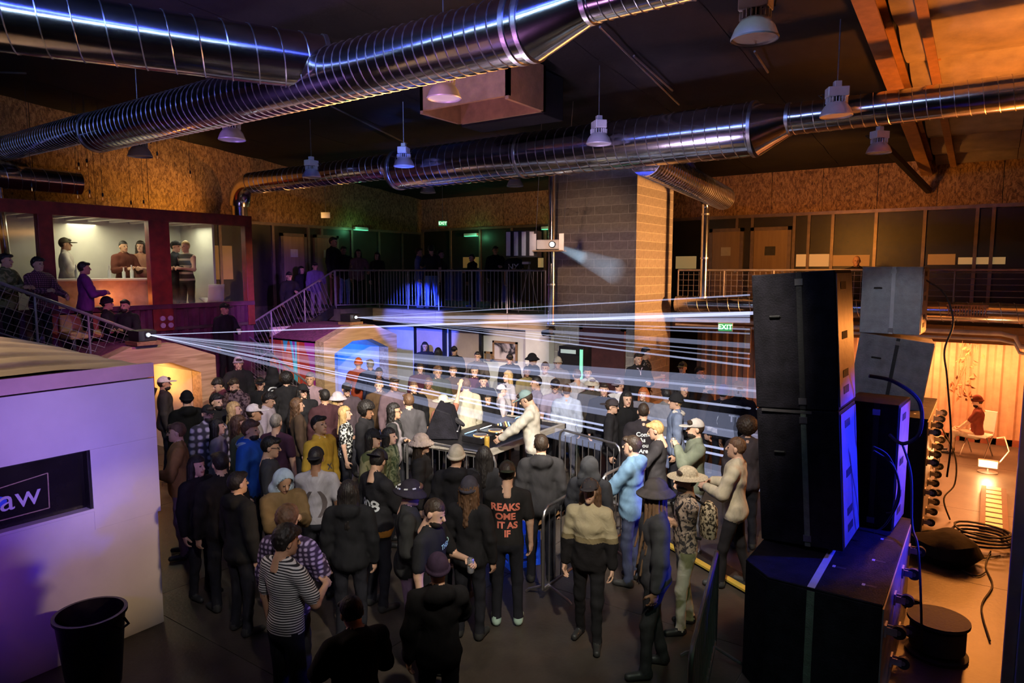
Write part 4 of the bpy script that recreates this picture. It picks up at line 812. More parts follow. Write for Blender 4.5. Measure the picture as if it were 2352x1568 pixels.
MB().box(-.36, .30, -.05, .38, .05, 2.0).build('cabinet', BLACKM, fr, bev=.01); MB().box(-.32, .18, -.065, -.05, .2, 1.8).build('glass_door', DKGL, fr); MB().box(.2, .28, -.062, -.05, .2, 1.95).build('lit_strip', glow('green_strip', (.25, .8, .5), .7), fr); MB().box(-.3, .1, -.07, -.06, 1.84, 1.93).build('lit_header', glow('fridge_header', (.5, .6, .55), .3), fr)
wn = thing('wall_sign', 'narrow yellow wooden sign at the black speaker edge', 'sign', ony(1715, 780, 15.0)); MB().box(-.05, .09, -.02, .02, -.28, .28).build('board', PLY, wn); MB().box(-.03, -.015, -.03, -.02, -.26, .26).build('edge_strip', mat('yellow_edge', (.6, .45, .1), .5), wn)
mic = thing('camera_tripod', 'small camera on tripod at the balcony rail end', 'tripod', (ony(1215, 618, 14.6).x, 14.6, DECK))
MB().box(-.18, .02, -.05, .05, 1.22, 1.28).build('camera_body', GREYP, mic)
for a_ in (0, 2.1, 4.2): MB().tube((0, 0, 1.2), (math.cos(a_) * .3, math.sin(a_) * .3, 0), .012, n=6).build('leg', STEEL, mic)
sl = thing('wall_spotlight', 'small black spotlight at the foot of the pillar pipe', 'light', ony(1258, 762, 13.4)); MB().tube((-.12, 0, -.04), (.12, -.05, .03), .07, n=14).build('can', BLACKM, sl, smooth=True); MB().box(-.03, .03, .02, .3, .02, .06).build('arm', BLACKM, sl)
# ------------------------------------------------------------------ DJ booth
dj = thing('dj_table', 'long dark dj table with pale wooden edge in the crowd', 'table', (-6.6, 9.0, 0))
TE = wood_mat('pale_edge', (.30, .26, .22), (.5, .45, .38), 'Y')
MB().box(-.62, .56, -1.15, 1.15, 1.02, 1.06).build('table_top', BLACKM, dj)
MB().box(.56, .62, -1.2, 1.2, .98, 1.08).build('edge_board', TE, dj, bev=.005); MB().box(-.62, .62, -1.2, -1.15, .98, 1.08).build('edge_board', TE, dj, bev=.005); MB().box(-.62, .62, 1.15, 1.2, .98, 1.08).build('edge_board', TE, dj, bev=.005)
for x in (-.55, .5):
    for y in (-1.1, 0, 1.1): MB().box(x - .03, x + .03, y - .03, y + .03, 0, 1.02).build('leg', BLACKM, dj)
LED = glow('deck_led', (1, .45, .15), 1.2); LEDB = glow('deck_blue', (.3, .6, 1), 1.2); SCRN = glow('deck_screen', (.85, .95, 1), 1.8)
def deck(y, lab):
    r_ = thing('media_player', lab, 'dj player', (-6.5, y, 1.06)); MB().box(-.2, .2, -.16, .16, 0, .1).build('body', BLACKM, r_, bev=.008)
    MB().lathe([(0, .1), (.1, .1), (.105, .12), (.08, .125), (0, .125)], 26).build('jog_wheel', STEEL, r_, smooth=True, loc=(.05, 0, 0)); MB().lathe([(.108, .101), (.118, .101), (.118, .108), (.108, .108)], 26).build('ring_light', LED, r_, loc=(.05, 0, 0))
    MB().obox((-.15, 0, .13), (.08, .22, .01), Matrix.Rotation(R(-25), 3, 'Y')).build('screen', SCRN if abs(y - 8.75) < .1 else LEDB, r_)
    for k in range(5): MB().box(.15, .175, -.14 + k * .04, -.12 + k * .04, .1, .105).build('button', LED if k % 2 else LEDB, r_)
deck(8.35, 'dj media player nearest the canned drink on the table'); deck(8.75, 'dj media player with bright white screen'); deck(9.75, 'dj media player at the far end beyond the dj')
mx = thing('dj_mixer', 'dj mixer with glowing knobs before the dj', 'mixer', (-6.5, 9.2, 1.06)); MB().box(-.2, .2, -.16, .16, 0, .1).build('body', BLACKM, mx, bev=.008)
for i in range(5):
    for j in range(4): MB().tube((-.15 + i * .06, -.11 + j * .07, .1), (-.15 + i * .06, -.11 + j * .07, .125), .012, n=8).build('knob', (LED, LEDB, STEEL)[(i + j) % 3], mx)
def can(lab, p, m, group=None, r=.033, h=.13):
    r_ = thing('drink_can', lab, 'can', p, group=group); MB().lathe([(0, 0), (r * .85, 0), (r, .01), (r, h - .012), (r * .8, h), (0, h - .004)], 16).build('can_body', m, r_, smooth=True); MB().lathe([(r * .6, h), (r * .8, h), (r * .8, h + .003), (r * .6, h + .003)], 14).build('can_rim', STEEL, r_)
    return r_
def cup(lab, p, m, h=.12):
    r_ = thing('party_cup', lab, 'cup', p); b = MB(); b.lathe([(0, .002), (.03, .002), (.046, h), (.043, h), (.028, .008), (0, .008)], 18); b.build('cup_body', m, r_, smooth=True); MB().lathe([(.043, h - .004), (.049, h - .004), (.049, h + .004), (.043, h + .004)], 18).build('rim', WHITEP, r_)
    return r_
can('yellow canned drink on the dj table corner', (-6.1, 8.05, 1.06), mat('yellow_can', (.6, .36, .06), .35, .3), h=.2, r=.04)
mo = thing('monitor_wedge', 'black monitor speaker tilted on the dj table end', 'loudspeaker', (-7.25, 8.35, 1.07), R(35))
MB().prism([(-.26, 0), (.30, 0), (.18, .42), (-.06, .50)], -.38, .38, 'y').build('cabinet', SPK, mo, bev=.02); MB().path([(.2, -.3, .1), (.28, -.3, .12), (.28, .3, .12), (.2, .3, .1)], .012, 6).build('handle', STEEL, mo, smooth=True); MB().tube((.27, 0, .2), (.285, 0, .22), .12, n=20).build('grille', BLACKM, mo, smooth=True)
# ------------------------------------------------------------------ crowd barriers
BAL = MB().tube((0, 0, .18), (0, 0, 1.02), .0075, n=6).mesh('barrier_bar')
def barrier(label, a, b):
    a, b = Vector((*a, 0)), Vector((*b, 0)); d = b - a; L = d.length; yaw = math.atan2(d.y, d.x); root = thing('crowd_barrier', label, 'barrier', a, yaw)
    MB().path([(.0, 0, .16), (0, 0, .98), (.03, 0, 1.06), (.1, 0, 1.1), (L - .1, 0, 1.1), (L - .03, 0, 1.06), (L, 0, .98), (L, 0, .16), (L - .02, 0, .16), (.0, 0, .16)], .02, 8).build('frame', STEEL, root, smooth=True)
    n = int(L / .125)
    for k in range(1, n): obj('bar', BAL, STEEL, root, loc=(k * L / n, 0, 0))
    for x in (.12, L - .12): MB().path([(x, -.3, .012), (x, -.26, .05), (x, 0, .17), (x, .26, .05), (x, .3, .012)], .016, 8).build('foot', STEEL, root, smooth=True)
    MB().path([(L, 0, .9), (L + .05, 0, .9), (L + .05, 0, .72), (L, 0, .72)], .009, 6).build('hook', STEEL, root, smooth=True)
pa, pb = onz(1286, 985, 1.1), onz(1425, 1022, 1.1)
barrier('steel barrier running behind the dj beside the hooded man', pa[:2], pb[:2])
rd = thing('dj_riser', 'low riser board under the dj', 'riser', (-5.5, 8.5, 0)); MB().box(-.35, .4, -.7, .7, .12, .18).build('top_board', TIMBER, rd)
for y in (-.6, .6): MB().box(-.33, .38, y - .04, y + .04, 0, .12).build('joist', TIMBER, rd)
barrier('steel barrier with its foot by the blue crate', (-3.95, 6.25), (-3.98, 7.6))
barrier('steel barrier between the fur-coat woman and denim-hood man', (-3.98, 7.72), (-3.92, 8.85))
barrier('steel barrier beside the foreground subwoofer at bottom right', (-1.56, 4.4), (-2.0, 6.3))
barrier('steel barrier in front of the dj table below the yellow can', (-5.72, 7.75), (-7.4, 7.68))
cr = thing('milk_crate', 'blue plastic crate with added glow behind barrier legs', 'crate', (-4.95, 7.05, 0), R(-28))
BLU = mat('blue_plastic_glow', (.02, .10, .85), .45, emit=.12)  # blue light on the crate is put into the plastic as faint emission
for s in (-1, 1):
    for k in range(4):
        MB().box(-.38, .38, s * .2 - .012, s * .2 + .012, .02 + k * .12, .09 + k * .12).build('side_slat', BLU, cr); MB().box(s * .38 - .012, s * .38 + .012, -.2, .2, .02 + k * .12, .09 + k * .12).build('end_slat', BLU, cr)
    for x in (-.37, 0, .37): MB().box(x - .03, x + .03, s * .2 - .014, s * .2 + .014, .02, .46).build('rib', BLU, cr)
# yellow edged floor strip
st = thing('cable_ramp', 'yellow-edged cable ramp on the floor behind the cream jacket man', 'cable ramp', onz(1650, 1305, 0), R(-25)); MB().prism([(-.2, 0), (.2, 0), (.1, .05), (-.1, .05)], -.9, .9, 'y').build('ramp_body', RUBBER, st, loc=None); MB().box(-.21, -.12, -.9, .9, .03, .055).build('yellow_strip', mat('safety_yellow', (.6, .42, .06), .6), st)
st.rotation_euler = (0, 0, R(60))
# ------------------------------------------------------------------ people: implicit surfaces turned into one mesh
class Field:
    def __init__(s, lo, hi, h):
        s.h = h; s.lo = np.array(lo, float); n = np.ceil((np.array(hi) - s.lo) / h).astype(int) + 1
        s.ax = [s.lo[i] + h * np.arange(n[i]) for i in range(3)]; s.D = np.full(n, 9.0, np.float32); s.M = np.zeros(n, np.int8); s.B = np.full(n, 9.0, np.float32)
    def region(s, lo, hi):
        sl = []
        for i in range(3):
            a = int(max(0, math.floor((lo[i] - s.lo[i]) / s.h))); b = int(min(len(s.ax[i]), math.ceil((hi[i] - s.lo[i]) / s.h) + 1)); sl.append(slice(a, max(a, b)))
        return tuple(sl), np.meshgrid(*[s.ax[i][sl[i]] for i in range(3)], indexing='ij')
    def put(s, sl, d, m, k, sub=False):
        D = s.D[sl]
        if D.size == 0: return
        if sub:
            hh = np.clip(.5 - .5 * (D + d) / k, 0, 1); s.D[sl] = D * (1 - hh) + (-d) * hh + k * hh * (1 - hh); return
        hh = np.clip(.5 + .5 * (d - D) / k, 0, 1); s.D[sl] = d * (1 - hh) + D * hh - k * hh * (1 - hh)
        B = s.B[sl]; w_ = d < B; B[w_] = d[w_]; s.M[sl][w_] = m
    def cap(s, a, b, r0, r1, m=0, k=.03, sub=False):
        a, b = np.array(a, float), np.array(b, float); g = max(r0, r1) + .07
        sl, (X, Y, Z) = s.region(np.minimum(a, b) - g, np.maximum(a, b) + g); ba = b - a; L2 = ba @ ba + 1e-9
        t = np.clip(((X - a[0]) * ba[0] + (Y - a[1]) * ba[1] + (Z - a[2]) * ba[2]) / L2, 0, 1)
        d = np.sqrt((X - a[0] - t * ba[0]) ** 2 + (Y - a[1] - t * ba[1]) ** 2 + (Z - a[2] - t * ba[2]) ** 2) - (r0 + (r1 - r0) * t); s.put(sl, d.astype(np.float32), m, k, sub)
    def ell(s, c, r, m=0, k=.03, sub=False, cut=None):
        c, r = np.array(c, float), np.array(r, float); sl, (X, Y, Z) = s.region(c - r - .07, c + r + .07)
        x, y, z = (X - c[0]), (Y - c[1]), (Z - c[2]); k0 = np.sqrt((x / r[0]) ** 2 + (y / r[1]) ** 2 + (z / r[2]) ** 2) + 1e-6; k1 = np.sqrt((x / r[0] ** 2) ** 2 + (y / r[1] ** 2) ** 2 + (z / r[2] ** 2) ** 2) + 1e-6
        d = k0 * (k0 - 1) / k1
        if cut is not None: d = np.maximum(d, cut(X, Y, Z))
        s.put(sl, d.astype(np.float32), m, k, sub)
    def surf(s):
        D = s.D; n = np.array(D.shape); sg = D < 0; cs = [(i, j, k) for i in (0, 1) for j in (0, 1) for k in (0, 1)]
        def cor(A, c): return A[c[0]:n[0] - 1 + c[0], c[1]:n[1] - 1 + c[1], c[2]:n[2] - 1 + c[2]]
        cnt = sum(cor(sg, c).astype(np.int8) for c in cs); act = (cnt > 0) & (cnt < 8); idx = np.argwhere(act)
        if len(idx) == 0: return np.zeros((0, 3)), [], []
        vals = {c: D[idx[:, 0] + c[0], idx[:, 1] + c[1], idx[:, 2] + c[2]] for c in cs}
        acc = np.zeros((len(idx), 3)); num = np.zeros(len(idx))
        for a in cs:
            for ax in range(3):
                if a[ax] == 0:
                    b = list(a); b[ax] = 1; b = tuple(b); va, vb = vals[a], vals[b]; x = (va < 0) != (vb < 0); t = np.where(x, va / np.where(x, va - vb, 1), 0)
                    p = np.tile(np.array(a, float), (len(idx), 1)); p[:, ax] = t; acc[x] += p[x]; num[x] += 1
        V = (idx + acc / num[:, None]) * s.h + s.lo; vid = np.full(tuple(n - 1), -1, np.int64); vid[tuple(idx.T)] = np.arange(len(idx)); F = []
        for ax in range(3):
            o1, o2 = [(1, 2), (2, 0), (0, 1)][ax]
            sl0 = [slice(None)] * 3; sl1 = [slice(None)] * 3; sl0[ax] = slice(0, n[ax] - 1); sl1[ax] = slice(1, n[ax]); ch = sg[tuple(sl0)] != sg[tuple(sl1)]
            e = np.argwhere(ch); e = e[(e[:, o1] > 0) & (e[:, o2] > 0) & (e[:, o1] < n[o1] - 1) & (e[:, o2] < n[o2] - 1)]
            q = []
            for d1, d2 in ((1, 1), (0, 1), (0, 0), (1, 0)):
                f = e.copy(); f[:, o1] -= d1; f[:, o2] -= d2; q.append(vid[tuple(f.T)])
            q = np.stack(q, 1); fl_ = ~sg[tuple(e.T)]; q[fl_] = q[fl_][:, ::-1]; F.append(q)
        F = np.concatenate(F); F = F[(F >= 0).all(1)]
        mi = s.M[tuple(np.minimum(np.round((V - s.lo) / s.h).astype(int), n - 1).T)]
        fm = np.sort(mi[F], axis=1)[:, 1]
        return V, F, fm
SKIN, TOP, PANT, SHOE, EYE, LIP, UNDER = range(7)
# head template: centre of head at origin, face toward -Y
def head_tpl(f=1.0, beard=False, g=.0062):
    F = Field((-.11, -.14, -.24), (.11, .13, .14), g); k = .02
    F.ell((0, .012, .028), (.076 * f, .094, .095), SKIN, k); F.ell((0, -.022, -.045), (.056 * f, .068, .072), SKIN, .03); F.cap((0, -.068, -.093), (0, -.06, -.085), .02, .02, SKIN, .03)
    F.cap((0, .02, -.06), (0, .04, -.22), .052 * f, .058 * f, SKIN, .03)
    for sx in (-1, 1): F.ell((sx * .031, -.100, .012), (.02, .016, .012), SKIN, .014, True)
    F.cap((0, -.085, .012), (0, -.106, -.022), .010, .015, SKIN, .012)
    for sx in (-1, 1):
        F.ell((sx * .078 * f, .012, -.004), (.012, .022, .032), SKIN, .01); F.ell((sx * .030, -.081, .011), (.012, .009, .0065), EYE, .003); F.cap((sx * .017, -.0925, .029), (sx * .045, -.084, .030), .0042, .003, EYE, .005)
    F.cap((-.020, -.084, -.056), (.020, -.084, -.056), .008, .008, LIP, .006)
    if beard: F.ell((0, -.035, -.075), (.060, .062, .052), EYE, .012, cut=lambda X, Y, Z: np.maximum(Z + .035, Y - .01)); 
    return F.surf()
HEADS = {'m': head_tpl(1.0), 'f': head_tpl(.93), 'b': head_tpl(1.02, True)}
# hand template: wrist at origin, fingers toward -Z, palm toward -Y, thumb toward +X (mirrored for the other hand)
def hand_tpl(curl):
    F = Field((-.08, -.13, -.23), (.09, .06, .04), .0062); F.cap((0, 0, .03), (0, 0, -.02), .026, .027, 0, .02)
    F.ell((0, -.004, -.055), (.042, .019, .05), 0, .015)
    for i, (x, L, r) in enumerate(((.030, .068, .0092), (.010, .078, .0098), (-.011, .073, .0095), (-.031, .056, .0085))):
        p = np.array((x, -.004, -.095)); a = .25 + curl * .7
        for sgm in range(3):
            l = L * (.45, .32, .26)[sgm]; q = p + l * np.array((x * .35 if curl < .3 else 0, -math.sin(a), -math.cos(a))); F.cap(p, q, r, r * .92, 0, .004); p = q; a += curl * .95 + .12
    p = np.array((.036, -.012, -.035)); a = (.5 + .3 * curl)
    q = p + .042 * np.array((math.sin(.8), -math.sin(a) * .7, -math.cos(.8))); F.cap(p - np.array((.015, 0, 0)), q, .014, .0115, 0, .008); q2 = q + .034 * np.array((.1 - curl * .5, -.5 - curl * .4, -.7)); F.cap(q, q2, .0112, .0095, 0, .005)
    return F.surf()
HANDS = {'relax': hand_tpl(.3), 'grip': hand_tpl(.85), 'flat': hand_tpl(.05)}
def ik(S, H, l1, l2, hint):
    d = H - S; L = np.linalg.norm(d)
    if L > (l1 + l2) * .995: H = S + d / L * (l1 + l2) * .995; d = H - S; L = np.linalg.norm(d)
    a = (l1 ** 2 - l2 ** 2 + L ** 2) / (2 * L); hgt = math.sqrt(max(0, l1 ** 2 - a ** 2)); dn = d / L; hv = np.array(hint, float); hv -= dn * (hv @ dn); hv /= np.linalg.norm(hv) + 1e-9
    return S + dn * a + hv * hgt, H
# arm poses, given for the left side (+X); -Y is forward
ARM = {'down': ((.25, -.03, .86), 'relax'), 'hold': ((.13, -.30, 1.17), 'grip'), 'holdhi': ((.10, -.25, 1.42), 'grip'), 'pocket': ((.17, -.13, .92), 'relax'), 'phone': ((.05, -.30, 1.26), 'grip'), 'up': ((.28, -.16, 1.98), 'flat'),
       'front': ((.20, -.36, 1.02), 'relax'), 'cross': ((-.10, -.20, 1.20), 'relax'), 'table': ((.18, -.46, 1.07), 'relax'), 'rail': ((.26, -.30, 1.06), 'grip'), 'chin': ((.05, -.16, 1.46), 'grip'), 'lap': ((.12, -.34, .98), 'relax')}
def body_tpl(la='down', ra='down', top='jacket', fem=False, lean=0., head='m', hp=0., hy=0., step=0., legs='stand', res=.017, fat=1.0, skirt=False):
    F = Field((-.62, -.66, -.02), (.62, .45, 2.12), res); A = np.array
    sw = (.93 if fem else 1.0); th = {'jacket': .022, 'tee': .012, 'tank': .006, 'puffy': .04, 'hoodie': .026}[top]
    def Ln(p): p = A(p, float); c, s_ = math.cos(lean), math.sin(lean); y, z = p[1], p[2] - .95; return A((p[0], y * c - z * s_, .95 + y * s_ + z * c)) if lean else p
    for c, r in (((0, 0, 1.30), (.168 * sw, .108, .19)), ((0, -.008, 1.09), (.148 * sw * fat, .105 * fat, .17))): F.ell(Ln(c), A(r) + th, TOP, .05)
    F.ell(Ln((0, .008, .95)), A(((.165 if not fem else .172) * fat, .118 * fat, .13)) + (th if top in ('jacket', 'hoodie', 'puffy') else .004), TOP, .05)
    if fem: F.ell(Ln((0, -.075, 1.28)), (.125, .065, .075), TOP, .03)
    F.cap(Ln((-.145 * sw, .01, 1.405)), Ln((.145 * sw, .01, 1.405)), .062 + th * .6, .062 + th * .6, TOP, .05)
    for s_ in (-1, 1): F.cap(Ln((0, .025, 1.475)), Ln((s_ * .13 * sw, .012, 1.425)), .045 + th * .4, .04 + th * .4, TOP, .03)
    if top in ('jacket', 'hoodie', 'puffy'): F.ell(Ln((0, .015, .885)), A((.178 * fat, .128 * fat, .10)) + th * .7, TOP, .03); F.cap(Ln((-.05, .035, 1.49)), Ln((.05, .035, 1.49)), .045, .045, TOP, .03)
    if top == 'hoodie': F.ell(Ln((0, .10, 1.46)), (.13, .075, .085), TOP, .04)
    F.cap(Ln((0, .03, 1.42)), Ln((0, .018, 1.56)), .056, .05, SKIN, .02)
    F.ell((0, .012, .88), (.158 * fat, .115 * fat, .10), PANT, .03)
    for s_ in (-1, 1):
        st = step * s_
        if legs == 'sit': hip, kn, an = A((s_ * .09, 0, .88)), A((s_ * .13, -.44, .90)), A((s_ * .12, -.46, .47)); 
        else: hip, kn, an = A((s_ * .09, .01, .88)), A((s_ * .105, .005 - st * .5 - .02, .49)), A((s_ * .115, .03 - st, .075))
        F.cap(hip, kn, .086 * fat, .064, PANT, .03); F.cap(kn, an, .062, .05, PANT, .03); F.cap(an + A((0, 0, .02)), an + A((0, .01, -.015)), .048, .05, SHOE, .015); F.cap(an + A((0, .02, -.03)), an + A((s_ * .03, -.16, -.035)), .043, .036, SHOE, .02)
    if skirt:
        for zz, rr in ((.85, .19), (.7, .21), (.55, .22)): F.ell((0, .0, zz), (rr, rr * .85, .12), PANT, .05)
    tips = {}; parts = []
    for s_, pose in ((1, la), (-1, ra)):
        tgt, hk = ARM[pose]; S = Ln((s_ * .185 * sw, .01, 1.40)); H = Ln((s_ * tgt[0] * 1.0, tgt[1], tgt[2])); hint = (s_ * .6, .7, -.5) if tgt[2] < 1.5 else (s_ * .9, .3, 0)
        E_, H = ik(S, H, .285, .255, hint); t2 = th + (.006 if top in ('jacket', 'puffy', 'hoodie') else 0)
        if top in ('jacket', 'hoodie', 'puffy'): F.cap(S, E_, .052 + t2, .046 + t2, TOP, .03); F.cap(E_, E_ + (H - E_) * .93, .046 + t2, .033 + t2 * .7, TOP, .02)
        elif top == 'tee': F.cap(S, S + (E_ - S) * .72, .054 + t2, .054 + t2, TOP, .03); F.cap(S + (E_ - S) * .5, E_, .045, .041, SKIN, .02); F.cap(E_, H, .041, .027, SKIN, .02)
        else: F.cap(S, E_, .05, .041, SKIN, .03); F.cap(E_, H, .041, .027, SKIN, .02)
        tips[s_] = (E_, H, hk)
    # feet stay above ground
    z = F.ax[2]; F.D = np.maximum(F.D, -(z[None, None, :] - .0)).astype(np.float32) if legs != 'sit' else F.D
    X, Y, Z = np.meshgrid(*F.ax, indexing='ij', sparse=True)   # cloth folds
    am = np.array([0, .0055, .0045, 0, 0, 0, 0], np.float32)[F.M] * (1.3 if top in ('jacket', 'hoodie') else .8)
    sd = np.random.default_rng(int(abs(hy * 100 + hp * 37 + lean * 11 + step * 90)) + len(la) * 7 + len(ra)); nz = 0
    for _ in range(9):
        kx, ky, kz = sd.normal(0, 24, 3); nz = nz + np.sin(X * kx + Y * ky + Z * (kz * 1.25) + sd.uniform(0, 6.28) + 1.2 * np.sin(Z * 14 + sd.uniform(0, 6)))
    F.D = F.D + (am * .27 * nz).astype(np.float32)
    V, Q, fm = F.surf(); Vs, Qs, Ms = [V], [Q], [fm]; off = len(V); outh = {}
    def app(tpl, M, T, m=None, mirror=False):
        nonlocal off
        v, q, f = tpl; v = v.copy()
        if mirror: v[:, 0] *= -1; q = q[:, ::-1]
        Vs.append(v @ M.T + T); Qs.append(q + off); Ms.append(f if m is None else np.full(len(q), m)); off += len(v)
    for s_, (E_, H, hk) in tips.items():
        dz = -(H - E_) / np.linalg.norm(H - E_); py = A((-s_ * .75, -.35, -.3)) if hk != 'flat' else A((0, -1, 0)); py = -(py - dz * (py @ dz)); py /= np.linalg.norm(py); px = np.cross(py, dz)
        app(HANDS[hk], np.stack([px, py, dz], 1), H, SKIN, mirror=(s_ < 0) if True else False); outh[s_] = (H - dz * .085 - py * .045)
    cy, sy, cp, sp = math.cos(hy), math.sin(hy), math.cos(hp), math.sin(hp)
    Rm = A([[cy, -sy, 0], [sy, cy, 0], [0, 0, 1]]) @ A([[1, 0, 0], [0, cp, -sp], [0, sp, cp]]); piv = A((0, .03, -.10)); hc = Ln((0, -.005, 1.632)); T = hc + piv - Rm @ piv
    app(HEADS[head], Rm, T); me = bpy.data.meshes.new('body')
    V = np.concatenate(Vs); Q = np.concatenate(Qs); M_ = np.concatenate(Ms)
    me.vertices.add(len(V)); me.vertices.foreach_set('co', V.astype(np.float32).ravel()); me.loops.add(len(Q) * 4); me.loops.foreach_set('vertex_index', Q.astype(np.int32).ravel()); me.polygons.add(len(Q)); me.polygons.foreach_set('loop_start', np.arange(0, len(Q) * 4, 4, dtype=np.int32)); me.polygons.foreach_set('loop_total', np.full(len(Q), 4, np.int32))
    me.polygons.foreach_set('material_index', M_.astype(np.int32)); me.polygons.foreach_set('use_smooth', np.ones(len(Q), bool)); me.update(calc_edges=True); me.validate()
    return dict(me=me, head=(Rm, T), hands=outh, V=V, Q=Q)
def sdf_mesh(name, F):
    V, Q, _ = F.surf(); me = bpy.data.meshes.new(name); me.from_pydata(V.tolist(), [], Q.tolist()); me.polygons.foreach_set('use_smooth', [True] * len(me.polygons)); me.update(); return me
def wob(F, amp, sc): # curls and locks
    X, Y, Z = np.meshgrid(*F.ax, indexing='ij'); F.D += (amp * np.sin(X * sc) * np.sin(Y * sc + 1) * np.sin(Z * sc + 2)).astype(np.float32)
SK = ((0, .016, .030), (.083, .101, .102))
def face_cut(zl, fy=-.035): return lambda X, Y, Z: np.minimum(zl - Z + 0 * X, 9) * 0 + np.maximum(-(Y - fy) + np.where(Z > .062, -9, 0), np.where(Z < zl, .02, -9))
def hair_tpl(kind):
    if kind in ('short', 'curly', 'fade'):
        F = Field((-.13, -.14, -.14), (.13, .15, .17), .008); r = {'short': (.085, .103, .106), 'curly': (.098, .112, .118), 'fade': (.080, .099, .106)}[kind]
        F.ell(SK[0], r, 0, .01, cut=lambda X, Y, Z: np.maximum(np.clip(.058 - Z, 0, .06) * .9 - .058 + np.where(Z > .056, -9, .03) - Y * .9, -.03 - Z - np.clip(Y, 0, .1) * .6))
        if kind != 'fade': F.ell((.012, -.07, .085), (.062, .035, .03), 0, .02)
        wob(F, .007 if kind == 'curly' else .003, 130)
    elif kind == 'long' or kind == 'wavy':
        F = Field((-.16, -.15, -.46), (.16, .20, .17), .0095); F.ell(SK[0], (.090, .108, .110), 0, .01, cut=lambda X, Y, Z: np.maximum(np.where(Z > .062, -9, -.015 - Y), -.08 - Z))
        for sx in (-1, 0, 1): F.cap((sx * .055, .055 - abs(sx) * .02, .0), (sx * .085, .105 - abs(sx) * .06, -.34), .055, .042, 0, .03)
        for sx in (-1, 1): F.cap((sx * .080, .02, .02), (sx * .100, .0, -.30), .022, .02, 0, .02)
        wob(F, .006 if kind == 'wavy' else .002, 95); X, Y, Z = np.meshgrid(*F.ax, indexing='ij'); F.D += (.0045 * np.sin(26 * np.arctan2(X, Y - .02) + (3 if kind == 'wavy' else 1) * np.sin(Z * 22))).astype(np.float32)
    elif kind == 'dreads':
        F = Field((-.18, -.2, -.78), (.18, .2, .17), .010); F.ell(SK[0], (.088, .105, .108), 0, .01, cut=lambda X, Y, Z: np.maximum(np.where(Z > .06, -9, -.03 - Y), -.07 - Z))
        for i in range(15):
            a = -2.5 + 5.0 * i / 14; x, y = math.sin(a) * .085, math.cos(a) * .095; F.cap((x, y, .02), (x * 1.25, y * 1.1, -.22), .016, .016, 0, .004); F.cap((x * 1.25, y * 1.1, -.22), (x * 1.3 + .01 * math.sin(9 * i), y * 1.05 - .07, -.50 - .2 * ((i * 5) % 3) / 2), .016, .011, 0, .004)
    elif kind == 'afro':
        F = Field((-.18, -.17, -.16), (.18, .2, .23), .010); F.ell((0, .03, .045), (.135, .135, .135), 0, .01, cut=lambda X, Y, Z: np.maximum(np.where(Z > .07, -9, -.02 - Y), -.12 - Z)); wob(F, .010, 120)
    elif kind == 'cap' or kind == 'capb':
        F = Field((-.13, -.24, -.02), (.13, .16, .17), .0075); F.ell((0, .012, .035), (.090, .107, .105), 0, .01, cut=lambda X, Y, Z: .035 - Z - .0 * Y); F.ell((0, -.125, .040), (.075, .085, .011), 0, .012); F.ell((0, .012, .141), (.008, .008, .006), 0, .003)
    elif kind == 'beanie':
        F = Field((-.13, -.14, -.04), (.13, .16, .20), .0075); F.ell((0, .014, .045), (.092, .108, .115), 0, .01, cut=lambda X, Y, Z: .012 - Z - Y * .25); F.cap((0, 0, .03), (0, 0, .031), .001, .001, 0, .001)
        for a in range(24): F.cap((math.sin(a * .2618) * .090, .013 + math.cos(a * .2618) * .106, .028 - math.cos(a * .2618) * .02), (math.sin((a + 1) * .2618) * .090, .013 + math.cos((a + 1) * .2618) * .106, .028 - math.cos((a + 1) * .2618) * .02), .016, .016, 0, .008)
    elif kind in ('bucket', 'fur'):
        F = Field((-.19, -.19, -.06), (.19, .21, .18), .008); F.ell((0, .012, .05), (.094, .108, .098), 0, .01, cut=lambda X, Y, Z: .03 - Z)
        for rr, zz in ((.104, .040), (.118, .028), (.132, .016), (.146, .005)):
            for a in range(32):
                t, t2 = a * .19635, (a + 1) * .19635; F.cap((math.sin(t) * rr, .012 + math.cos(t) * (rr + .014), zz), (math.sin(t2) * rr, .012 + math.cos(t2) * (rr + .014), zz), .009, .009, 0, .012)
        if kind == 'fur': wob(F, .006, 110)
    elif kind == 'brim':
        F = Field((-.24, -.25, -.02), (.24, .27, .20), .009); F.ell((0, .012, .075), (.090, .108, .085), 0, .012, cut=lambda X, Y, Z: .03 - Z); F.ell((0, .012, .040), (.205, .22, .012), 0, .02); F.ell((0, .012, .175), (.022, .07, .03), 0, .02, True)
    elif kind == 'hood':
        F = Field((-.16, -.17, -.26), (.16, .2, .18), .009); F.ell((0, .03, .01), (.115, .125, .135), 0, .01); F.cap((-.06, .05, -.12), (.06, .05, -.12), .085, .085, 0, .05); F.ell((0, -.10, -.02), (.078, .105, .115), 0, .015, True); F.ell((0, .0, .0), (.094, .105, .112), 0, .01, True)
    return sdf_mesh(kind, F)
HAIR = {k: hair_tpl(k) for k in ('short', 'curly', 'fade', 'long', 'wavy', 'dreads', 'afro', 'cap', 'beanie', 'bucket', 'fur', 'brim', 'hood')}
GLS = MB()
for sx in (-1, 1): GLS.path([(sx * .032 + .023 * math.cos(t), -.100 + .006 * abs(math.cos(t)), .008 + .018 * math.sin(t)) for t in [i * math.pi / 6 for i in range(13)]], .0028, 4, False); GLS.path([(sx * .055, -.093, .012), (sx * .079, -.03, .014), (sx * .082, .01, .008)], .0025, 4)
GLS.path([(-.01, -.104, .01), (.01, -.104, .01)], .0025, 4); GLASSES = GLS.mesh('glasses', True)
SKINC = {1: (.60, .36, .25), 2: (.46, .26, .16), 3: (.26, .13, .075), 4: (.12, .06, .035)}
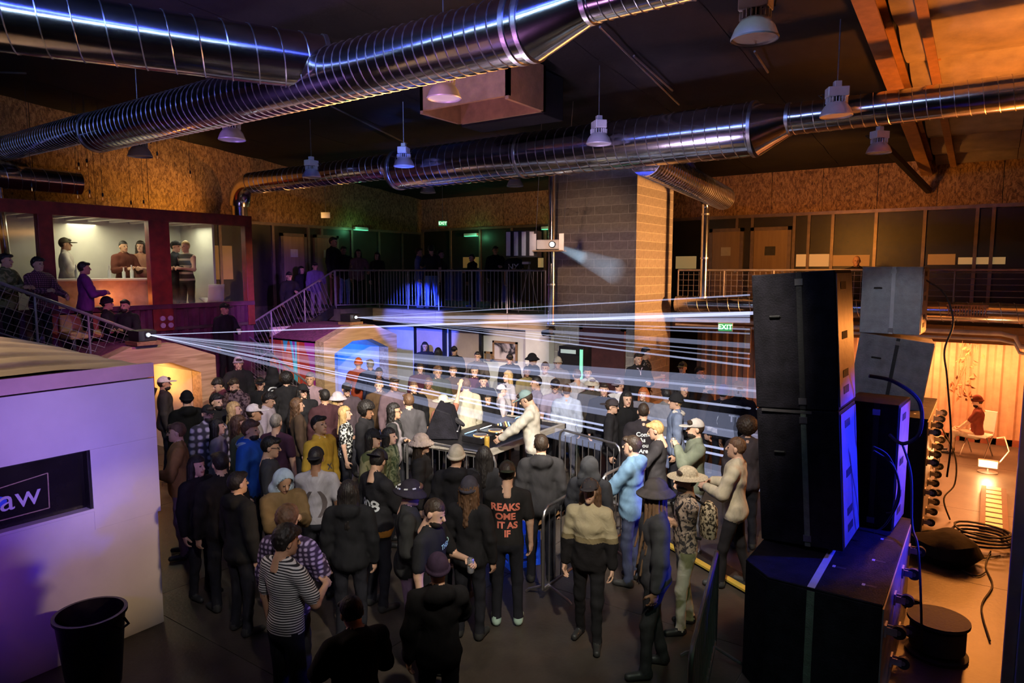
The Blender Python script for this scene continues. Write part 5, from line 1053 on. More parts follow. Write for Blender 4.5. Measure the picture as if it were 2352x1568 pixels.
def skin(i): return mat('skin', SKINC[i], .55, 0, .10, 9, .05, 60, spec=.35)
EYEM = mat('dark_eye_and_brow', (.025, .018, .014), .5, 0, .2, 9, 0); LIPM = mat('lip', (.36, .14, .11), .5, 0, .1, 9, 0)
BODIES = {}
def body(**k):
    key = tuple(sorted(k.items()))
    if key not in BODIES: BODIES[key] = body_tpl(**k)
    return BODIES[key]
HC = {'dread': (.20, .11, .06), 'black': (.012, .009, .008), 'dark': (.03, .018, .011), 'brown': (.10, .05, .025), 'blonde': (.42, .27, .11), 'red': (.35, .09, .02), 'grey': (.25, .22, .19), 'white': (.55, .5, .42)}
PEOPLE = []
def person(label, loc, face, h=1.75, z=0, bk=None, sk=1, top=None, pants=None, shoes=(.03, .03, .03), hair=('short', 'dark'), hat=None, glasses=False, group=None, extra=None):
    bk = bk or {}; B = body(**bk); s = h / 1.75
    o = bpy.data.objects.new('person', B['me']); COL.objects.link(o); tag(o, label, 'person', group)
    topm = top if isinstance(top, bpy.types.Material) else cloth(top or (.02, .02, .022)); pm = pants if isinstance(pants, bpy.types.Material) else cloth(pants or (.018, .018, .022))
    ms = [skin(sk), topm, pm, mat('shoe', shoes, .5, 0, .2, 9, .1, 40), EYEM, LIPM, pm]
    me = B['me']
    while len(me.materials) < len(ms): me.materials.append(ms[len(me.materials)])
    for i, m_ in enumerate(ms):
        if me.materials[i] != m_: o.material_slots[i].link = 'OBJECT'; o.material_slots[i].material = m_
    o.location = (loc[0], loc[1], z); o.rotation_euler = (0, 0, face); o.scale = (s, s, s)
    Rm, T = B['head']; M4 = Matrix([[*Rm[i], T[i]] for i in range(3)] + [[0, 0, 0, 1]])
    def child(nm, me_, m_, rz=0, sc=1, dz=0):
        c = bpy.data.objects.new(nm, me_); COL.objects.link(c); c.parent = o; c.matrix_local = M4 @ Matrix.Translation((0, 0, dz)) @ Matrix.Rotation(rz, 4, 'Z') @ Matrix.Scale(sc, 4)
        if not me_.materials: me_.materials.append(m_)
        if me_.materials[0] != m_: c.material_slots[0].link = 'OBJECT'; c.material_slots[0].material = m_
        return c
    if hair: child('hair', HAIR[hair[0]], mat('hair', HC[hair[1]], .55, 0, .4, 30, .4, 60, (1, 1, .25), spec=.4))
    if hat:
        kd, cl_ = hat[0], hat[1]; m_ = cl_ if isinstance(cl_, bpy.types.Material) else cloth(cl_)
        child('hat' if kd != 'hood' else 'hood', HAIR['cap' if kd == 'capb' else kd], m_, rz=math.pi if kd == 'capb' else 0)
    if glasses: child('glasses', GLASSES, BLACKM)
    if extra: extra(o, B)
    W_ = Matrix.Translation(o.location) @ Matrix.Rotation(face, 4, 'Z') @ Matrix.Scale(s, 4)
    PEOPLE.append(o); return o, {k: W_ @ Vector(v) for k, v in B['hands'].items()}, W_
def print_on(txt, size, zc, m, back=True, xo=0, nm='shirt_print', bold=0):
    def fn(o, B):
        me = text_mesh(txt, size, 0, bold=bold); bv = BVHTree.FromPolygons([tuple(v) for v in B['V']], [tuple(q) for q in B['Q']])
        sg = 1 if back else -1
        for v in me.vertices:
            x, z = (-v.co.x if back else v.co.x) + xo, v.co.y + zc; hit = bv.ray_cast(Vector((x, sg * .6, z)), Vector((0, -sg, 0)))
            y = hit[0].y if hit[0] is not None else sg * .12
            v.co = (x, y + sg * .008, z)
        c = bpy.data.objects.new(nm, me); COL.objects.link(c); c.parent = o; me.materials.clear(); me.materials.append(m)
    return fn
def multi(*fs):
    def fn(o, B):
        for f in fs: f(o, B)
    return fn
# ------------------------------------------------------------------ who stands where: u, v of the crown in the photograph's frame, height, facing (0 to camera, 90 right, 180 away, 270 left)
Q = []
def P(u, v, h, a, label, sk=1, hr=('short', 'dark'), hat=None, top=(.02, .02, .022), pants=(.018, .018, .024), shoes=(.03, .03, .03), z=0, gl=False, ex=None, held=None, group='people in the crowd', fix=None, **bk):
    Q.append(dict(u=u, v=v, h=h, a=a, label=label, sk=sk, hr=hr, hat=hat, top=top, pants=pants, shoes=shoes, z=z, gl=gl, ex=ex, held=held, group=group, fix=fix, bk=bk))
FAR = dict(res=.023)
K = (.016, .015, .017); CHAR = (.05, .048, .05); NAVY = (.025, .03, .06); CREAM = (.55, .49, .38); WHT = (.6, .6, .6); BROWN = (.16, .09, .045); OLIVE = (.10, .10, .05); GREY = (.28, .27, .28); DEN = (.09, .14, .25); MAR = (.12, .03, .05); TAN = (.36, .22, .10)
STRIPE = pattern('striped_jersey', p_wave((.03, .03, .035), (.62, .62, .62), 16)); PLAIDP = pattern('purple_plaid', p_plaid((.04, .025, .06), (.38, .3, .48), 7)); PLAIDR = pattern('dark_plaid', p_plaid((.05, .018, .03), (.28, .10, .14), 9))
LEAFP = pattern('leaf_print', p_vor((.02, .02, .02), (.62, .62, .6), 26, .52, .56)); CAMO = pattern('camo_print', p_vor((.07, .08, .03), (.22, .2, .10), 7, .45, .52, 1)); LEOP = pattern('spotted_print', p_vor((.04, .03, .02), (.5, .4, .26), 34, .45, .53)); STRAW = mat('straw', (.46, .38, .27), .8, 0, .35, 60, .5, 120)
FURM = mat('faux_fur', (.40, .33, .20), .95, 0, .45, 22, .9, 60); PAT1 = pattern('mottled_knit', p_vor((.04, .02, .03), (.22, .14, .16), 22, .45, .56)); CARG = pattern('patched_cargo_cloth', p_vor((.25, .24, .12), (.62, .56, .42), 4, .46, .52)); DYED = pattern('tie_dye', p_vor((.03, .05, .02), (.20, .22, .12), 8, .4, .6, 2)); MESHT = pattern('inked_mesh_top', p_vor((.06, .05, .05), (.46, .34, .25), 13, .44, .5, 2))
PRW = mat('print_white', (.6, .62, .62), .7, 0, .1, 20, 0); PRR = mat('print_coral', (.75, .20, .13), .7, 0, .25, 20, 0); PRT = mat('print_mint', (.4, .7, .65), .7, 0, .1, 20, 0); PRG = mat('print_gold', (.5, .24, .05), .7, 0, .2, 20, 0); PRD = mat('print_dark', (.09, .07, .07), .8, 0, .3, 8, 0)
REDC = mat('red_cup', (.55, .07, .03), .45); WHC = mat('white_cup', (.6, .58, .55), .5); SILV = mat('silver_can', (.5, .5, .52), .3, .6); PURC = mat('purple_can', (.25, .14, .45), .35, .3)
def p_zband(stops):
    def fn(t, vec):
        sx = N(t, 'ShaderNodeSeparateXYZ'); t.links.new(vec, sx.inputs[0]); mu = N(t, 'ShaderNodeMath', operation='MULTIPLY'); mu.inputs[1].default_value = .5; t.links.new(sx.outputs[2], mu.inputs[0])
        no = N(t, 'ShaderNodeTexNoise', Scale=40, Detail=3); t.links.new(vec, no.inputs['Vector']); ad = N(t, 'ShaderNodeMath', operation='MULTIPLY_ADD'); ad.inputs[1].default_value = .012; t.links.new(no.outputs[0], ad.inputs[0]); t.links.new(mu.outputs[0], ad.inputs[2])
        r = ramp(t, [(z_ / 2, c_) for z_, c_ in stops]); r.color_ramp.interpolation = 'CONSTANT'; t.links.new(ad.outputs[0], r.inputs[0]); return r.outputs[0]
    return fn
FURC = pattern('cropped_fur_jacket', p_zband([(0, (.014, .012, .013)), (1.14, (.22, .17, .09)), (1.19, (.42, .35, .22))]), .95)
J808 = pattern('team_jersey', p_zband([(0, (.016, .015, .017)), (.86, (.35, .15, .02)), (.93, (.016, .015, .017))]))
JBW = pattern('banded_jersey', p_zband([(0, (.02, .018, .024)), (.95, (.5, .48, .5)), (1.03, (.02, .018, .024))]))
# foreground
P(650, 1208, 1.72, 128, 'man in black-and-white striped tee in the foreground', hr=('curly', 'black'), top=STRIPE, sk=2, hp=.2, hy=-.3, ra='hold', la='down', **{})
Q[-1]['bk']['top'] = 'tee'
def T(kind, **k): Q[-1]['bk'].update(top=kind, **k)
P(660, 1163, 1.76, 150, 'man in purple plaid shirt behind the striped-tee man', hr=('curly', 'brown'), top=PLAIDP, held=('can', PURC, 'purple can held by the plaid-shirt man', -1), la='down', ra='hold'); T('jacket')
P(1005, 1278, 1.60, 185, 'dark-clad person with pink collar in the bottom foreground', hat=('beanie', (.05, .03, .06)), hr=None, top=K, held=('cup', WHC, 'pale cup held low by the pink-collared person', -1), la='down', ra='front', ex=None); T('hoodie')
P(812, 1372, 1.58, 200, 'dark figure bending low in the bottom foreground', hr=('short', 'black'), top=(.012, .012, .012), held=('can', SILV, 'silver can held by the dark bending figure', -1), la='front', ra='hold', hp=.5); T('hoodie')
P(990, 1143, 1.74, 62, 'bearded man in black printed tee holding a can', sk=1, hr=('fade', 'dark'), head='b', top=(.014, .014, .016), held=('can', SILV, 'small can in the printed-tee man hand', 1), la='hold', ra='down', hp=.35, fat=1.12, ex=print_on('THELIO', .065, 1.32, PRT, False, .06, bold=.001)); T('tee')
P(938, 1105, 1.72, 88, 'person in black bucket hat with light dashes on brim', hat=('bucket', (.022, .018, .026)), hr=('short', 'brown'), top=(.02, .02, .02), pants=(.22, .14, .22), held=None, la='down', ra='pocket', hp=.2); T('jacket')
P(865, 1033, 1.80, 122, 'man in black number 808 jersey and backward cap', hat=('capb', (.02, .018, .03)), hr=('short', 'black'), sk=2, gl=True, top=J808, hp=.45, hy=.5, la='down', ra='phone', fat=1.1, ex=print_on('808', .17, 1.18, PRW, True, -.02, bold=.003)); T('jacket')
P(725, 1030, 1.74, 168, 'man in pale grey tee with printed back', hat=('capb', K), hr=('short', 'black'), sk=3, top=(.30, .28, .30), la='phone', ra='down', fat=1.06, held=('cup', REDC, 'red cup beside the grey-tee man', 1), ex=print_on('( )', .30, 1.16, PRD, True, bold=.01)); T('tee')
P(648, 1076, 1.66, 20, 'person under pale blue hood in brown jacket', hat=('hood', (.34, .42, .52)), hr=None, top=(.16, .10, .045), hp=.45, la='phone', ra='phone', sk=2); T('jacket'); 
P(617, 1003, 1.80, 84, 'dark-haired man with glasses in a black tee', hr=('short', 'black'), gl=True, top=(.035, .035, .042), hp=.15, la='down', ra='down'); T('tee')
P(735, 957, 1.82, 48, 'man in yellow jacket gazing up at the lasers', hr=('short', 'black'), sk=2, top=(.46, .28, .035), hp=-.2, la='down', ra='down', ex=multi(print_on('|', .5, 1.28, PRW, False, -.02, bold=.025), print_on('X', .10, 1.12, PRD, False, 0, bold=.004))); T('jacket')
P(1112, 1027, 1.68, 175, 'woman with long straight black hair seen from behind', hr=('long', 'black'), top=K, la='down', ra='down', fem=True, head='f'); T('jacket')
P(1048, 1027, 1.74, 172, 'person in cream knitted beanie seen from behind', hat=('beanie', (.55, .47, .36)), hr=None, top=K, la='down', ra='down'); T('hoodie')
P(968, 999, 1.70, 80, 'woman in furry beige bucket hat', hat=('fur', (.46, .35, .29)), hr=('long', 'dark'), top=(.022, .02, .02), la='cross', ra='down', fem=True, head='f'); T('jacket')
P(1243, 999, 1.80, 185, 'man in black hooded jacket with short dark hair from behind', hr=('short', 'dark'), top=(.03, .028, .03), la='down', ra='down'); T('hoodie')
P(1165, 1062, 1.78, 180, 'man in black tee with coral words on back, mint sneakers', hat=('capb', (.03, .035, .022)), hr=('short', 'dark'), top=(.02, .018, .018), shoes=(.42, .58, .50), la='phone', ra='down', hp=.15, step=.0, ex=multi(print_on('REAKS', .105, 1.31, PRR, True, .02, bold=.004), print_on('OME', .10, 1.21, PRR, True, .02, bold=.004), print_on('IT AS', .095, 1.115, PRR, True, .0, bold=.004), print_on('IF', .09, 1.03, PRR, True, .0, bold=.004))); T('tee')
P(1078, 1100, 1.64, 160, 'woman in dark beanie with long brown hair from behind', hat=('beanie', (.05, .045, .06)), hr=('wavy', 'brown'), top=K, la='down', ra='down', fem=True, head='f'); T('jacket')
P(1355, 1104, 1.68, -12, 'smiling woman in tan fur coat and dark cap', hat=('cap', (.05, .045, .05)), hr=('wavy', 'brown'), top=FURC, pants=K, la='down', ra='down', fem=True, head='f', hp=-.12, step=.12); T('jacket')
P(1505, 1104, 1.84, 282, 'man with long dreadlocks in bucket hat and dark jacket', sk=3, hat=('bucket', (.10, .085, .085)), hr=('dreads', 'dread'), head='b', gl=True, top=(.065, .062, .068), pants=(.035, .034, .036), la='down', ra='down', step=.10, held=('can', SILV, 'metal cup held low by the dreadlocked man', -1)); T('jacket')
P(1578, 1078, 1.72, 285, 'man in wide straw hat with mesh top and cargo trousers', sk=2, hat=('brim', STRAW), hr=('short', 'dark'), gl=True, head='b', top=MESHT, pants=CARG, shoes=(.02, .02, .02), la='cross', ra='cross', step=.08); T('tee')
P(1598, 964, 1.80, 284, 'man in olive jacket and grey cap raising a can', hat=('cap', (.36, .33, .31)), hr=('short', 'dark'), head='b', top=(.17, .19, .14), pants=(.3, .33, .42), la='holdhi', ra='pocket', held=('can', SILV, 'can raised by the olive-jacket man', 1)); T('jacket')
P(1692, 1006, 1.80, 258, 'man in cream jacket and black jeans by the speakers', hr=('fade', 'brown'), top=(.50, .43, .31), pants=(.02, .018, .02), shoes=(.05, .05, .05), la='hold', ra='hold', step=.14, held=('can', mat('dark_can', (.15, .08, .05), .4), 'dark can held by the cream-jacket man', 1)); T('jacket')
P(1512, 966, 1.78, 262, 'blond boy in black tee with bent arm', hr=('short', 'blonde'), top=(.04, .036, .04), la='front', ra='phone', hp=.3); T('tee')
P(1453, 1002, 1.80, 250, 'man in blue hooded denim jacket looking left', hr=('short', 'dark'), top=(.15, .26, .40), pants=(.05, .06, .11), la='front', ra='rail'); T('hoodie')
P(1355, 1050, 1.62, 170, 'dark figure in pointed hood by the barrier', hat=('hood', (.05, .05, .055)), hr=None, top=(.03, .03, .035)); T('hoodie')
P(1716, 962, 1.78, 190, 'person with dark bushy hair beside the black cabinet', hr=('afro', 'dark'), top=(.05, .04, .045)); T('jacket')
P(452, 1048, 1.70, 40, 'dim dark-clad figure beside the tan fleece man', hr=('long', 'black'), top=(.014, .012, .014), fem=True, head='f', **FAR); T('jacket')
P(505, 1040, 1.72, 200, 'dim dark-clad figure left of the blue jacket', hr=('short', 'black'), top=(.014, .012, .014), **FAR); T('jacket')
P(545, 1085, 1.70, 120, 'dim dark-clad figure below the blue jacket', hr=('short', 'black'), top=(.012, .012, .014), **FAR); T('hoodie')
P(800, 1105, 1.66, 170, 'dim dark-clad figure between grey tee and 808 jersey', hr=('long', 'black'), top=(.012, .012, .014), **FAR); T('hoodie')
# dj and the right side
P(1192, 890, 1.80, 258, 'dj in cream jacket and teal-brimmed cap bent over decks', hat=('cap', (.20, .28, .27)), hr=('short', 'dark'), top=(.58, .53, .44), pants=(.02, .02, .024), la='table', ra='table', lean=.10, hp=.5, fix=(-5.5, 8.42), z=.18); T('jacket')
P(1302, 883, 1.82, 178, 'man in pale blue shirt with cropped hair from behind', hr=('fade', 'brown'), top=(.42, .46, .56), pants=(.06, .06, .08)); T('jacket')
P(1275, 872, 1.76, 0, 'man in dark flat cap facing camera beyond the dj', hat=('cap', (.03, .025, .025)), sk=2, top=(.3, .24, .3)); T('tee')
P(1232, 865, 1.76, 285, 'man in profile with black cropped hair behind the dj', hr=('fade', 'black'), sk=2, top=(.25, .2, .25), **FAR); T('tee')
P(1252, 832, 1.80, 350, 'man in white tank top in the laser light', hr=('short', 'brown'), top=(.55, .52, .52), **FAR); T('tank')
P(1166, 852, 1.68, 300, 'woman with long pale hair near the dj', hr=('long', 'blonde'), top=(.4, .36, .38), fem=True, head='f', **FAR); T('tee')
P(1152, 884, 1.72, 100, 'man in pale cap and tee in front of the dj', hat=('cap', (.5, .46, .5)), top=(.4, .36, .4), **FAR); T('tee')
P(1070, 870, 1.78, 190, 'man in cream shirt from behind left of the dj', hr=('short', 'brown'), top=(.42, .38, .28), **FAR); T('jacket')
P(1018, 910, 1.72, 150, 'person in pale cowboy hat with one arm raised', hat=('brim', (.5, .44, .36)), hr=('short', 'brown'), top=(.3, .12, .08), la='down', ra='up', **FAR); T('tee')
P(1405, 918, 1.76, 82, 'laughing man in backward cap with glasses', hat=('capb', (.05, .04, .045)), gl=True, top=K); T('jacket')
P(1387, 880, 1.74, 5, 'round-faced youth facing camera in the crowd', hr=('short', 'dark'), top=K); T('jacket')
P(1422, 871, 1.78, 330, 'man in sunglasses and white tee gesturing', hat=('cap', (.2, .17, .2)), gl=True, top=(.6, .58, .58), la='hold', ra='cross', **FAR); T('tee')
P(1478, 891, 1.66, 335, 'smiling woman with reddish long hair', hr=('long', 'red'), top=(.1, .08, .06), fem=True, head='f'); T('jacket')
P(1478, 927, 1.76, 186, 'person in black shirt printed with blackletter words', hr=('fade', 'dark'), top=(.022, .018, .022), ex=multi(print_on('Come', .085, 1.33, PRW, True, bold=.002), print_on('As', .085, 1.25, PRW, True, .02, bold=.002), print_on('You', .085, 1.17, PRW, True, bold=.002), print_on('Are', .085, 1.09, PRW, True, bold=.002))); T('jacket')
P(1358, 869, 1.70, 10, 'person in cream bucket hat in the crowd', hat=('bucket', (.52, .46, .36)), hr=('short', 'brown'), top=(.06, .05, .04)); T('jacket')
P(1553, 906, 1.78, 276, 'bleached-hair man in denim jacket with fleece collar', hat=('beanie', K), hr=('fade', 'blonde'), top=(.18, .22, .33)); T('jacket')
P(1625, 872, 1.82, 82, 'man in black cap and glasses in profile at right', hat=('capb', K), gl=True, head='b', top=(.03, .025, .028)); T('jacket')
P(1663, 887, 1.76, 160, 'person in purple beanie and black white jersey', hat=('beanie', (.18, .05, .30)), top=JBW, ra='hold', la='down', ex=print_on('0', .3, 1.15, PRW, True, bold=0)); T('jacket')
P(1698, 879, 1.84, -5, 'bearded man in orange beanie by the black cabinet', sk=3, hat=('beanie', (.62, .25, .07)), hr=None, head='b', top=K, ex=print_on('TTT', .14, 1.2, PRW, False, bold=.006), la='hold', ra='down'); T('jacket')
P(1568, 832, 1.80, 340, 'man in camouflage cap beside the block pillar', hat=('cap', CAMO), top=(.08, .07, .07), **FAR); T('jacket')
P(1607, 843, 1.72, 60, 'person with orange-lit face looking down near the exit sign', hr=('short', 'black'), top=K, **FAR); T('jacket')
P(1484, 805, 1.84, 85, 'tall man in patterned black shirt leaning at the pillar', hr=('fade', 'black'), sk=2, top=pattern('speckled_black', p_vor((.015, .015, .015), (.2, .17, .17), 30, .55, .6)), ra='hold', la='down', held=('cup', REDC, 'red cup held by the tall man at the pillar', -1), z=.26, fix=tuple(ony(1484, 805, 13.55)[:2]), **FAR); T('tee')
P(1466, 820, 1.76, 25, 'man in black jacket with pale lavender collar at the pillar', hr=('short', 'dark'), top=K, ra='down', la='hold', ex=print_on('V', .2, 1.38, mat('lavender', (.5, .42, .55), .7), False, bold=.006), z=.26, fix=tuple(ony(1466, 820, 13.1)[:2]), **FAR); T('jacket')
# left cluster
P(376, 866, 1.80, 88, 'man in white cap leaning at the kiosk corner', hat=('cap', (.6, .56, .5)), head='b', sk=2, top=(.035, .028, .032)); T('jacket')
P(428, 901, 1.78, 190, 'black silhouette of hooded person before the orange booth', hat=('beanie', (.008, .008, .008)), hr=('short', 'black'), top=(.008, .008, .008)); T('hoodie')
P(405, 972, 1.78, 265, 'man in tan fleece vest turned to the kiosk', hr=('short', 'brown'), sk=1, top=(.30, .16, .05), pants=(.2, .13, .17), ra='down', la='hold'); T('jacket')
P(505, 867, 1.76, 300, 'curly black-haired man looking down in the left crowd', hr=('curly', 'black'), top=MAR, hp=.4, **FAR); T('jacket')
P(540, 867, 1.80, 320, 'bearded man in patterned jacket looking down', hr=('short', 'dark'), head='b', top=PAT1, hp=.35, **FAR); T('jacket')
P(497, 906, 1.78, 40, 'bearded dark-haired man between the curly men', hr=('curly', 'black'), head='b', top=K); T('jacket')
P(477, 932, 1.74, 20, 'person in black cap with mask-like dark glasses', hat=('cap', K), gl=True, head='b', top=pattern('diamond_knit', p_plaid((.04, .035, .05), (.35, .3, .42), 3))); T('jacket')
P(537, 924, 1.68, 85, 'blonde woman in profile in the left crowd', hr=('wavy', 'blonde'), top=(.05, .04, .03), fem=True, head='f'); T('jacket')
P(499, 963, 1.66, 82, 'dark long-haired woman in profile beside the blonde', hr=('long', 'black'), top=(.2, .16, .19), fem=True, head='f'); T('jacket')
P(548, 955, 1.70, 80, 'brown-haired woman in olive jacket with striped collar', hr=('wavy', 'brown'), top=OLIVE, fem=True, head='f'); T('jacket')
P(583, 930, 1.78, 84, 'man in white cap in profile in the left crowd', hat=('cap', (.56, .5, .52)), sk=2, top=(.30, .27, .27)); T('tee')
P(575, 967, 1.80, 62, 'bearded curly man in bright blue jacket with pale hood', hr=('curly', 'brown'), head='b', top=(.02, .09, .42), la='down', ra='down', ex=None); T('hoodie')
P(612, 900, 1.76, 70, 'dark-haired man with pale scarf looking down', hr=('curly', 'black'), top=(.45, .38, .42), hp=.35); T('jacket')
P(696, 884, 1.76, 18, 'round-faced person in black cap gazing up', hat=('cap', K), hr=('long', 'black'), top=K, fem=True, head='f', hp=-.1); T('jacket')
P(634, 952, 1.74, 150, 'cropped grey-haired person in maroon top from behind', hr=('fade', 'grey'), top=(.05, .02, .04)); T('tee')
P(776, 902, 1.66, 62, 'woman in white bucket hat in the crowd', hat=('bucket', (.5, .43, .46)), hr=('long', 'blonde'), top=(.12, .09, .08), fem=True, head='f'); T('jacket')
P(792, 934, 1.64, 84, 'woman in leaf-print shirt holding a red cup', hr=('long', 'blonde'), top=LEAFP, fem=True, head='f', la='hold', ra='down', held=('cup', REDC, 'red cup raised by the leaf-print woman', 1)); T('tee')
P(838, 925, 1.72, 70, 'black curly-haired person looking down before the mural', hr=('afro', 'black'), sk=3, top=K, hp=.3); T('jacket')
P(905, 927, 1.70, 78, 'curly-haired woman with glasses in grey-edged cardigan', hr=('wavy', 'black'), sk=2, gl=True, top=pattern('edged_cardigan', p_wave((.02, .02, .02), (.2, .17, .18), 1.6, 'X', .8, .9)), fem=True, head='f', la='cross', ra='down'); T('jacket')
P(857, 987, 1.66, 60, 'woman in black cap and camouflage jacket', hat=('cap', K), hr=('long', 'black'), top=CAMO, fem=True, head='f'); T('jacket')
P(894, 984, 1.66, 72, 'long dark-haired woman behind the 808 jersey', hr=('long', 'black'), top=DYED, fem=True, head='f'); T('jacket')
P(547, 822, 1.74, 0, 'person in grey beanie coming down the blue stairs', hat=('beanie', (.4, .33, .36)), top=(.02, .02, .02), la='down', ra='rail', z=.25, fix=None, **FAR); T('jacket')
P(625, 842, 1.78, 182, 'person in black hoodie with ringed emblem on back', hat=('hood', K), hr=None, top=K, ex=multi(print_on('O', .30, 1.25, PRW, True), print_on('O', .2, 1.22, PRW, True), print_on('O', .1, 1.2, PRW, True)), **FAR); T('hoodie')
P(597, 868, 1.72, 350, 'person in black cap below the blue stairs', hat=('cap', K), gl=True, top=K, **FAR); T('jacket')
P(656, 858, 1.74, 200, 'dark bushy-haired person under the mural', hr=('afro', 'black'), top=K, **FAR); T('jacket')
P(712, 856, 1.80, 350, 'man in mauve tee standing before the mural', hr=('short', 'brown'), top=(.30, .20, .22), sk=2, **FAR); T('tee')
P(682, 915, 1.70, 100, 'brown-haired woman beside the round-faced capped person', hr=('wavy', 'brown'), top=(.07, .045, .03), fem=True, head='f', **FAR); T('jacket')
P(745, 895, 1.74, 200, 'dark-haired person from behind below the mural edge', hr=('short', 'black'), sk=2, top=(.05, .02, .025), **FAR); T('jacket')
P(796, 880, 1.74, 10, 'gaunt man in black cap below the laser fan', hat=('cap', K), top=(.07, .05, .06), **FAR); T('jacket')
# laser-lit middle rows
mid = [(870, 872, 350, 'brown hood', 'short'), (905, 868, 20, 'mauve hoodie', 'short'), (950, 876, 10, 'dark jacket', 'fade'), (984, 868, 350, 'tan jacket', 'short'), (938, 905, 200, 'striped-shoulder top', 'short'), (1110, 862, 5, 'dark hoodie', 'curly'), (1120, 905, 20, 'black jacket', 'long'), (1040, 840, 355, 'brown tee', 'short'), (1090, 840, 0, 'plum top', 'wavy'), (1210, 842, 10, 'yellow-lit tee', 'fade'), (1325, 848, 200, 'pale tee', 'fade'), (1350, 843, 355, 'white tee', 'short'), (1440, 900, 20, 'black coat', 'long'), (1530, 892, 200, 'grey coat', 'short'), (1570, 880, 30, 'black coat', 'wavy'), (965, 835, 0, 'maroon coat', 'long'), (1005, 842, 10, 'olive coat', 'curly'), (870, 845, 0, 'blue-lit coat', 'short')]
tcs = {'brown': BROWN, 'mauve': (.2, .13, .15), 'dark': K, 'tan': TAN, 'stri': (.12, .11, .12), 'blac': K, 'plum': (.14, .04, .09), 'yell': (.4, .3, .12), 'pale': (.42, .4, .42), 'whit': WHT, 'grey': GREY, 'maro': MAR, 'oliv': OLIVE, 'blue': NAVY}
posw = {870: 'under the blue booth', 905: 'right of blue booth', 950: 'beyond the cowboy hat', 984: 'behind cowboy hat', 938: 'from behind near the glasses woman', 1110: 'left of the dj in laser light', 1120: 'nearest left of the dj', 1040: 'in a back row below the doors', 1090: 'in back row below landscape picture', 1210: 'behind the dj cap', 1325: 'in the laser band by the fridge', 1350: 'above the cream bucket hat', 1440: 'behind the blackletter shirt', 1530: 'between pillar and denim jacket', 1570: 'behind the denim jacket', 965: 'in back row under the first door', 1005: 'in back row under the second door'}
seen = set()
for u, v, a, w_, hh in mid:
    wh = posw[u] if (u, v) != (870, 845) else 'inside the blue booth mouth'
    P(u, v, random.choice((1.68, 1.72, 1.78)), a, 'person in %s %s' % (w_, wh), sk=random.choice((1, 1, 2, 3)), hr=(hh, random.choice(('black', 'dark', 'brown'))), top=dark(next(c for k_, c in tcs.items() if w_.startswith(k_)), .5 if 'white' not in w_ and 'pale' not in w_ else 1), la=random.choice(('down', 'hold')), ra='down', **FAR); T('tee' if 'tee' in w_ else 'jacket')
# back row along the lower wall
for u, v, a, lab, hr_, ht, c in [(931, 779, 60, 'violet-lit man in dark jacket before the blue wall', ('short', 'black'), None, K), (976, 786, 5, 'long-haired woman in front of the first blue door', ('long', 'black'), None, K), (1006, 799, 190, 'dark-haired person from behind between the doors', ('long', 'black'), None, K), (1043, 796, 350, 'person in black baseball cap beside the pink door', ('short', 'dark'), ('cap', K), K), (1097, 808, 350, 'man at the right edge of the pink door', ('short', 'black'), None, (.1, .08, .07)), (1171, 814, 0, 'person in black cap below the landscape picture', ('short', 'dark'), ('cap', K), K), (1223, 813, 60, 'person in black bucket hat before the white post', None, ('bucket', K), K), (1252, 811, 200, 'person with brown afro before the white post', ('afro', 'brown'), None, (.08, .05, .04)), (1281, 822, 0, 'person in pale headwear beside the afro', None, ('beanie', (.5, .44, .36)), (.2, .16, .14)), (1304, 796, 10, 'man in dark beanie in front of the fridge', ('short', 'dark'), ('beanie', K), K), (823, 824, 180, 'person in orange knitted hat inside the blue booth', None, ('beanie', (.5, .10, .02)), (.3, .05, .02)), (850, 826, 200, 'blue-lit person beside the orange knitted hat', ('short', 'grey'), None, NAVY)]:
    P(u, v, 1.72, a, lab, hr=hr_, hat=ht, top=c, sk=random.choice((1, 2, 2)), la=random.choice(('down', 'hold')), ra='down', **FAR); T('jacket')
# balcony, stairs, container, bay
G = 'people on the gallery'
for u, v, h, a, z, lab, hr_, ht, c, pc_, Yf in [(765, 545, 1.84, 60, DECK, 'tall man in dark sweater at the stair head', ('short', 'black'), None, K, BROWN, 13.5), (789, 566, 1.72, 20, DECK, 'man in jeans with purple-lit face at the stair head', ('short', 'dark'), None, (.03, .02, .03), (.2, .28, .42), 13.95), (823, 573, 1.66, 10, DECK, 'woman in pinkish coat on the balcony', ('long', 'black'), None, (.2, .11, .13), K, 14.1), (866, 580, 1.64, 330, DECK, 'dark-haired woman reading on the balcony', ('long', 'black'), None, K, K, 14.3), (962, 570, 1.72, 80, DECK, 'person in blue-lit clothes on the balcony', ('short', 'dark'), None, (.1, .12, .3), (.12, .14, .35), 14.2), (990, 562, 1.80, 190, DECK, 'man in black tee and blue jeans on the balcony', ('short', 'black'), None, K, (.15, .22, .5), 14.2), (1012, 575, 1.74, 60, DECK, 'person close behind the black-tee man on the balcony', ('short', 'black'), None, K, K, 14.7), (1084, 584, 1.66, 300, DECK, 'dark silhouette beside a lit balcony doorway', ('short', 'black'), None, (.008, .008, .008), K, 15.5), (1138, 566, 1.78, 10, DECK, 'black silhouette standing on the balcony middle', ('short', 'black'), None, (.008, .008, .008), K, 15.8), (1180, 572, 1.74, 350, DECK, 'man in black tee with white monogram on the balcony', ('short', 'dark'), ('cap', K), K, K, 14.6)]:
    p_ = ony(u, v, Yf)
    P(u, v, p_.z - z, a, lab, hr=hr_, hat=ht, top=c, pants=pc_, z=z, sk=2, la='rail' if Yf < 14.2 else 'hold', ra='down', group=G, fix=(p_.x, p_.y), **FAR); T('jacket' if 'tee' not in lab else 'tee')
    if 'monogram' in lab: Q[-1]['ex'] = print_on('NY', .22, 1.25, PRW, False, bold=.004)
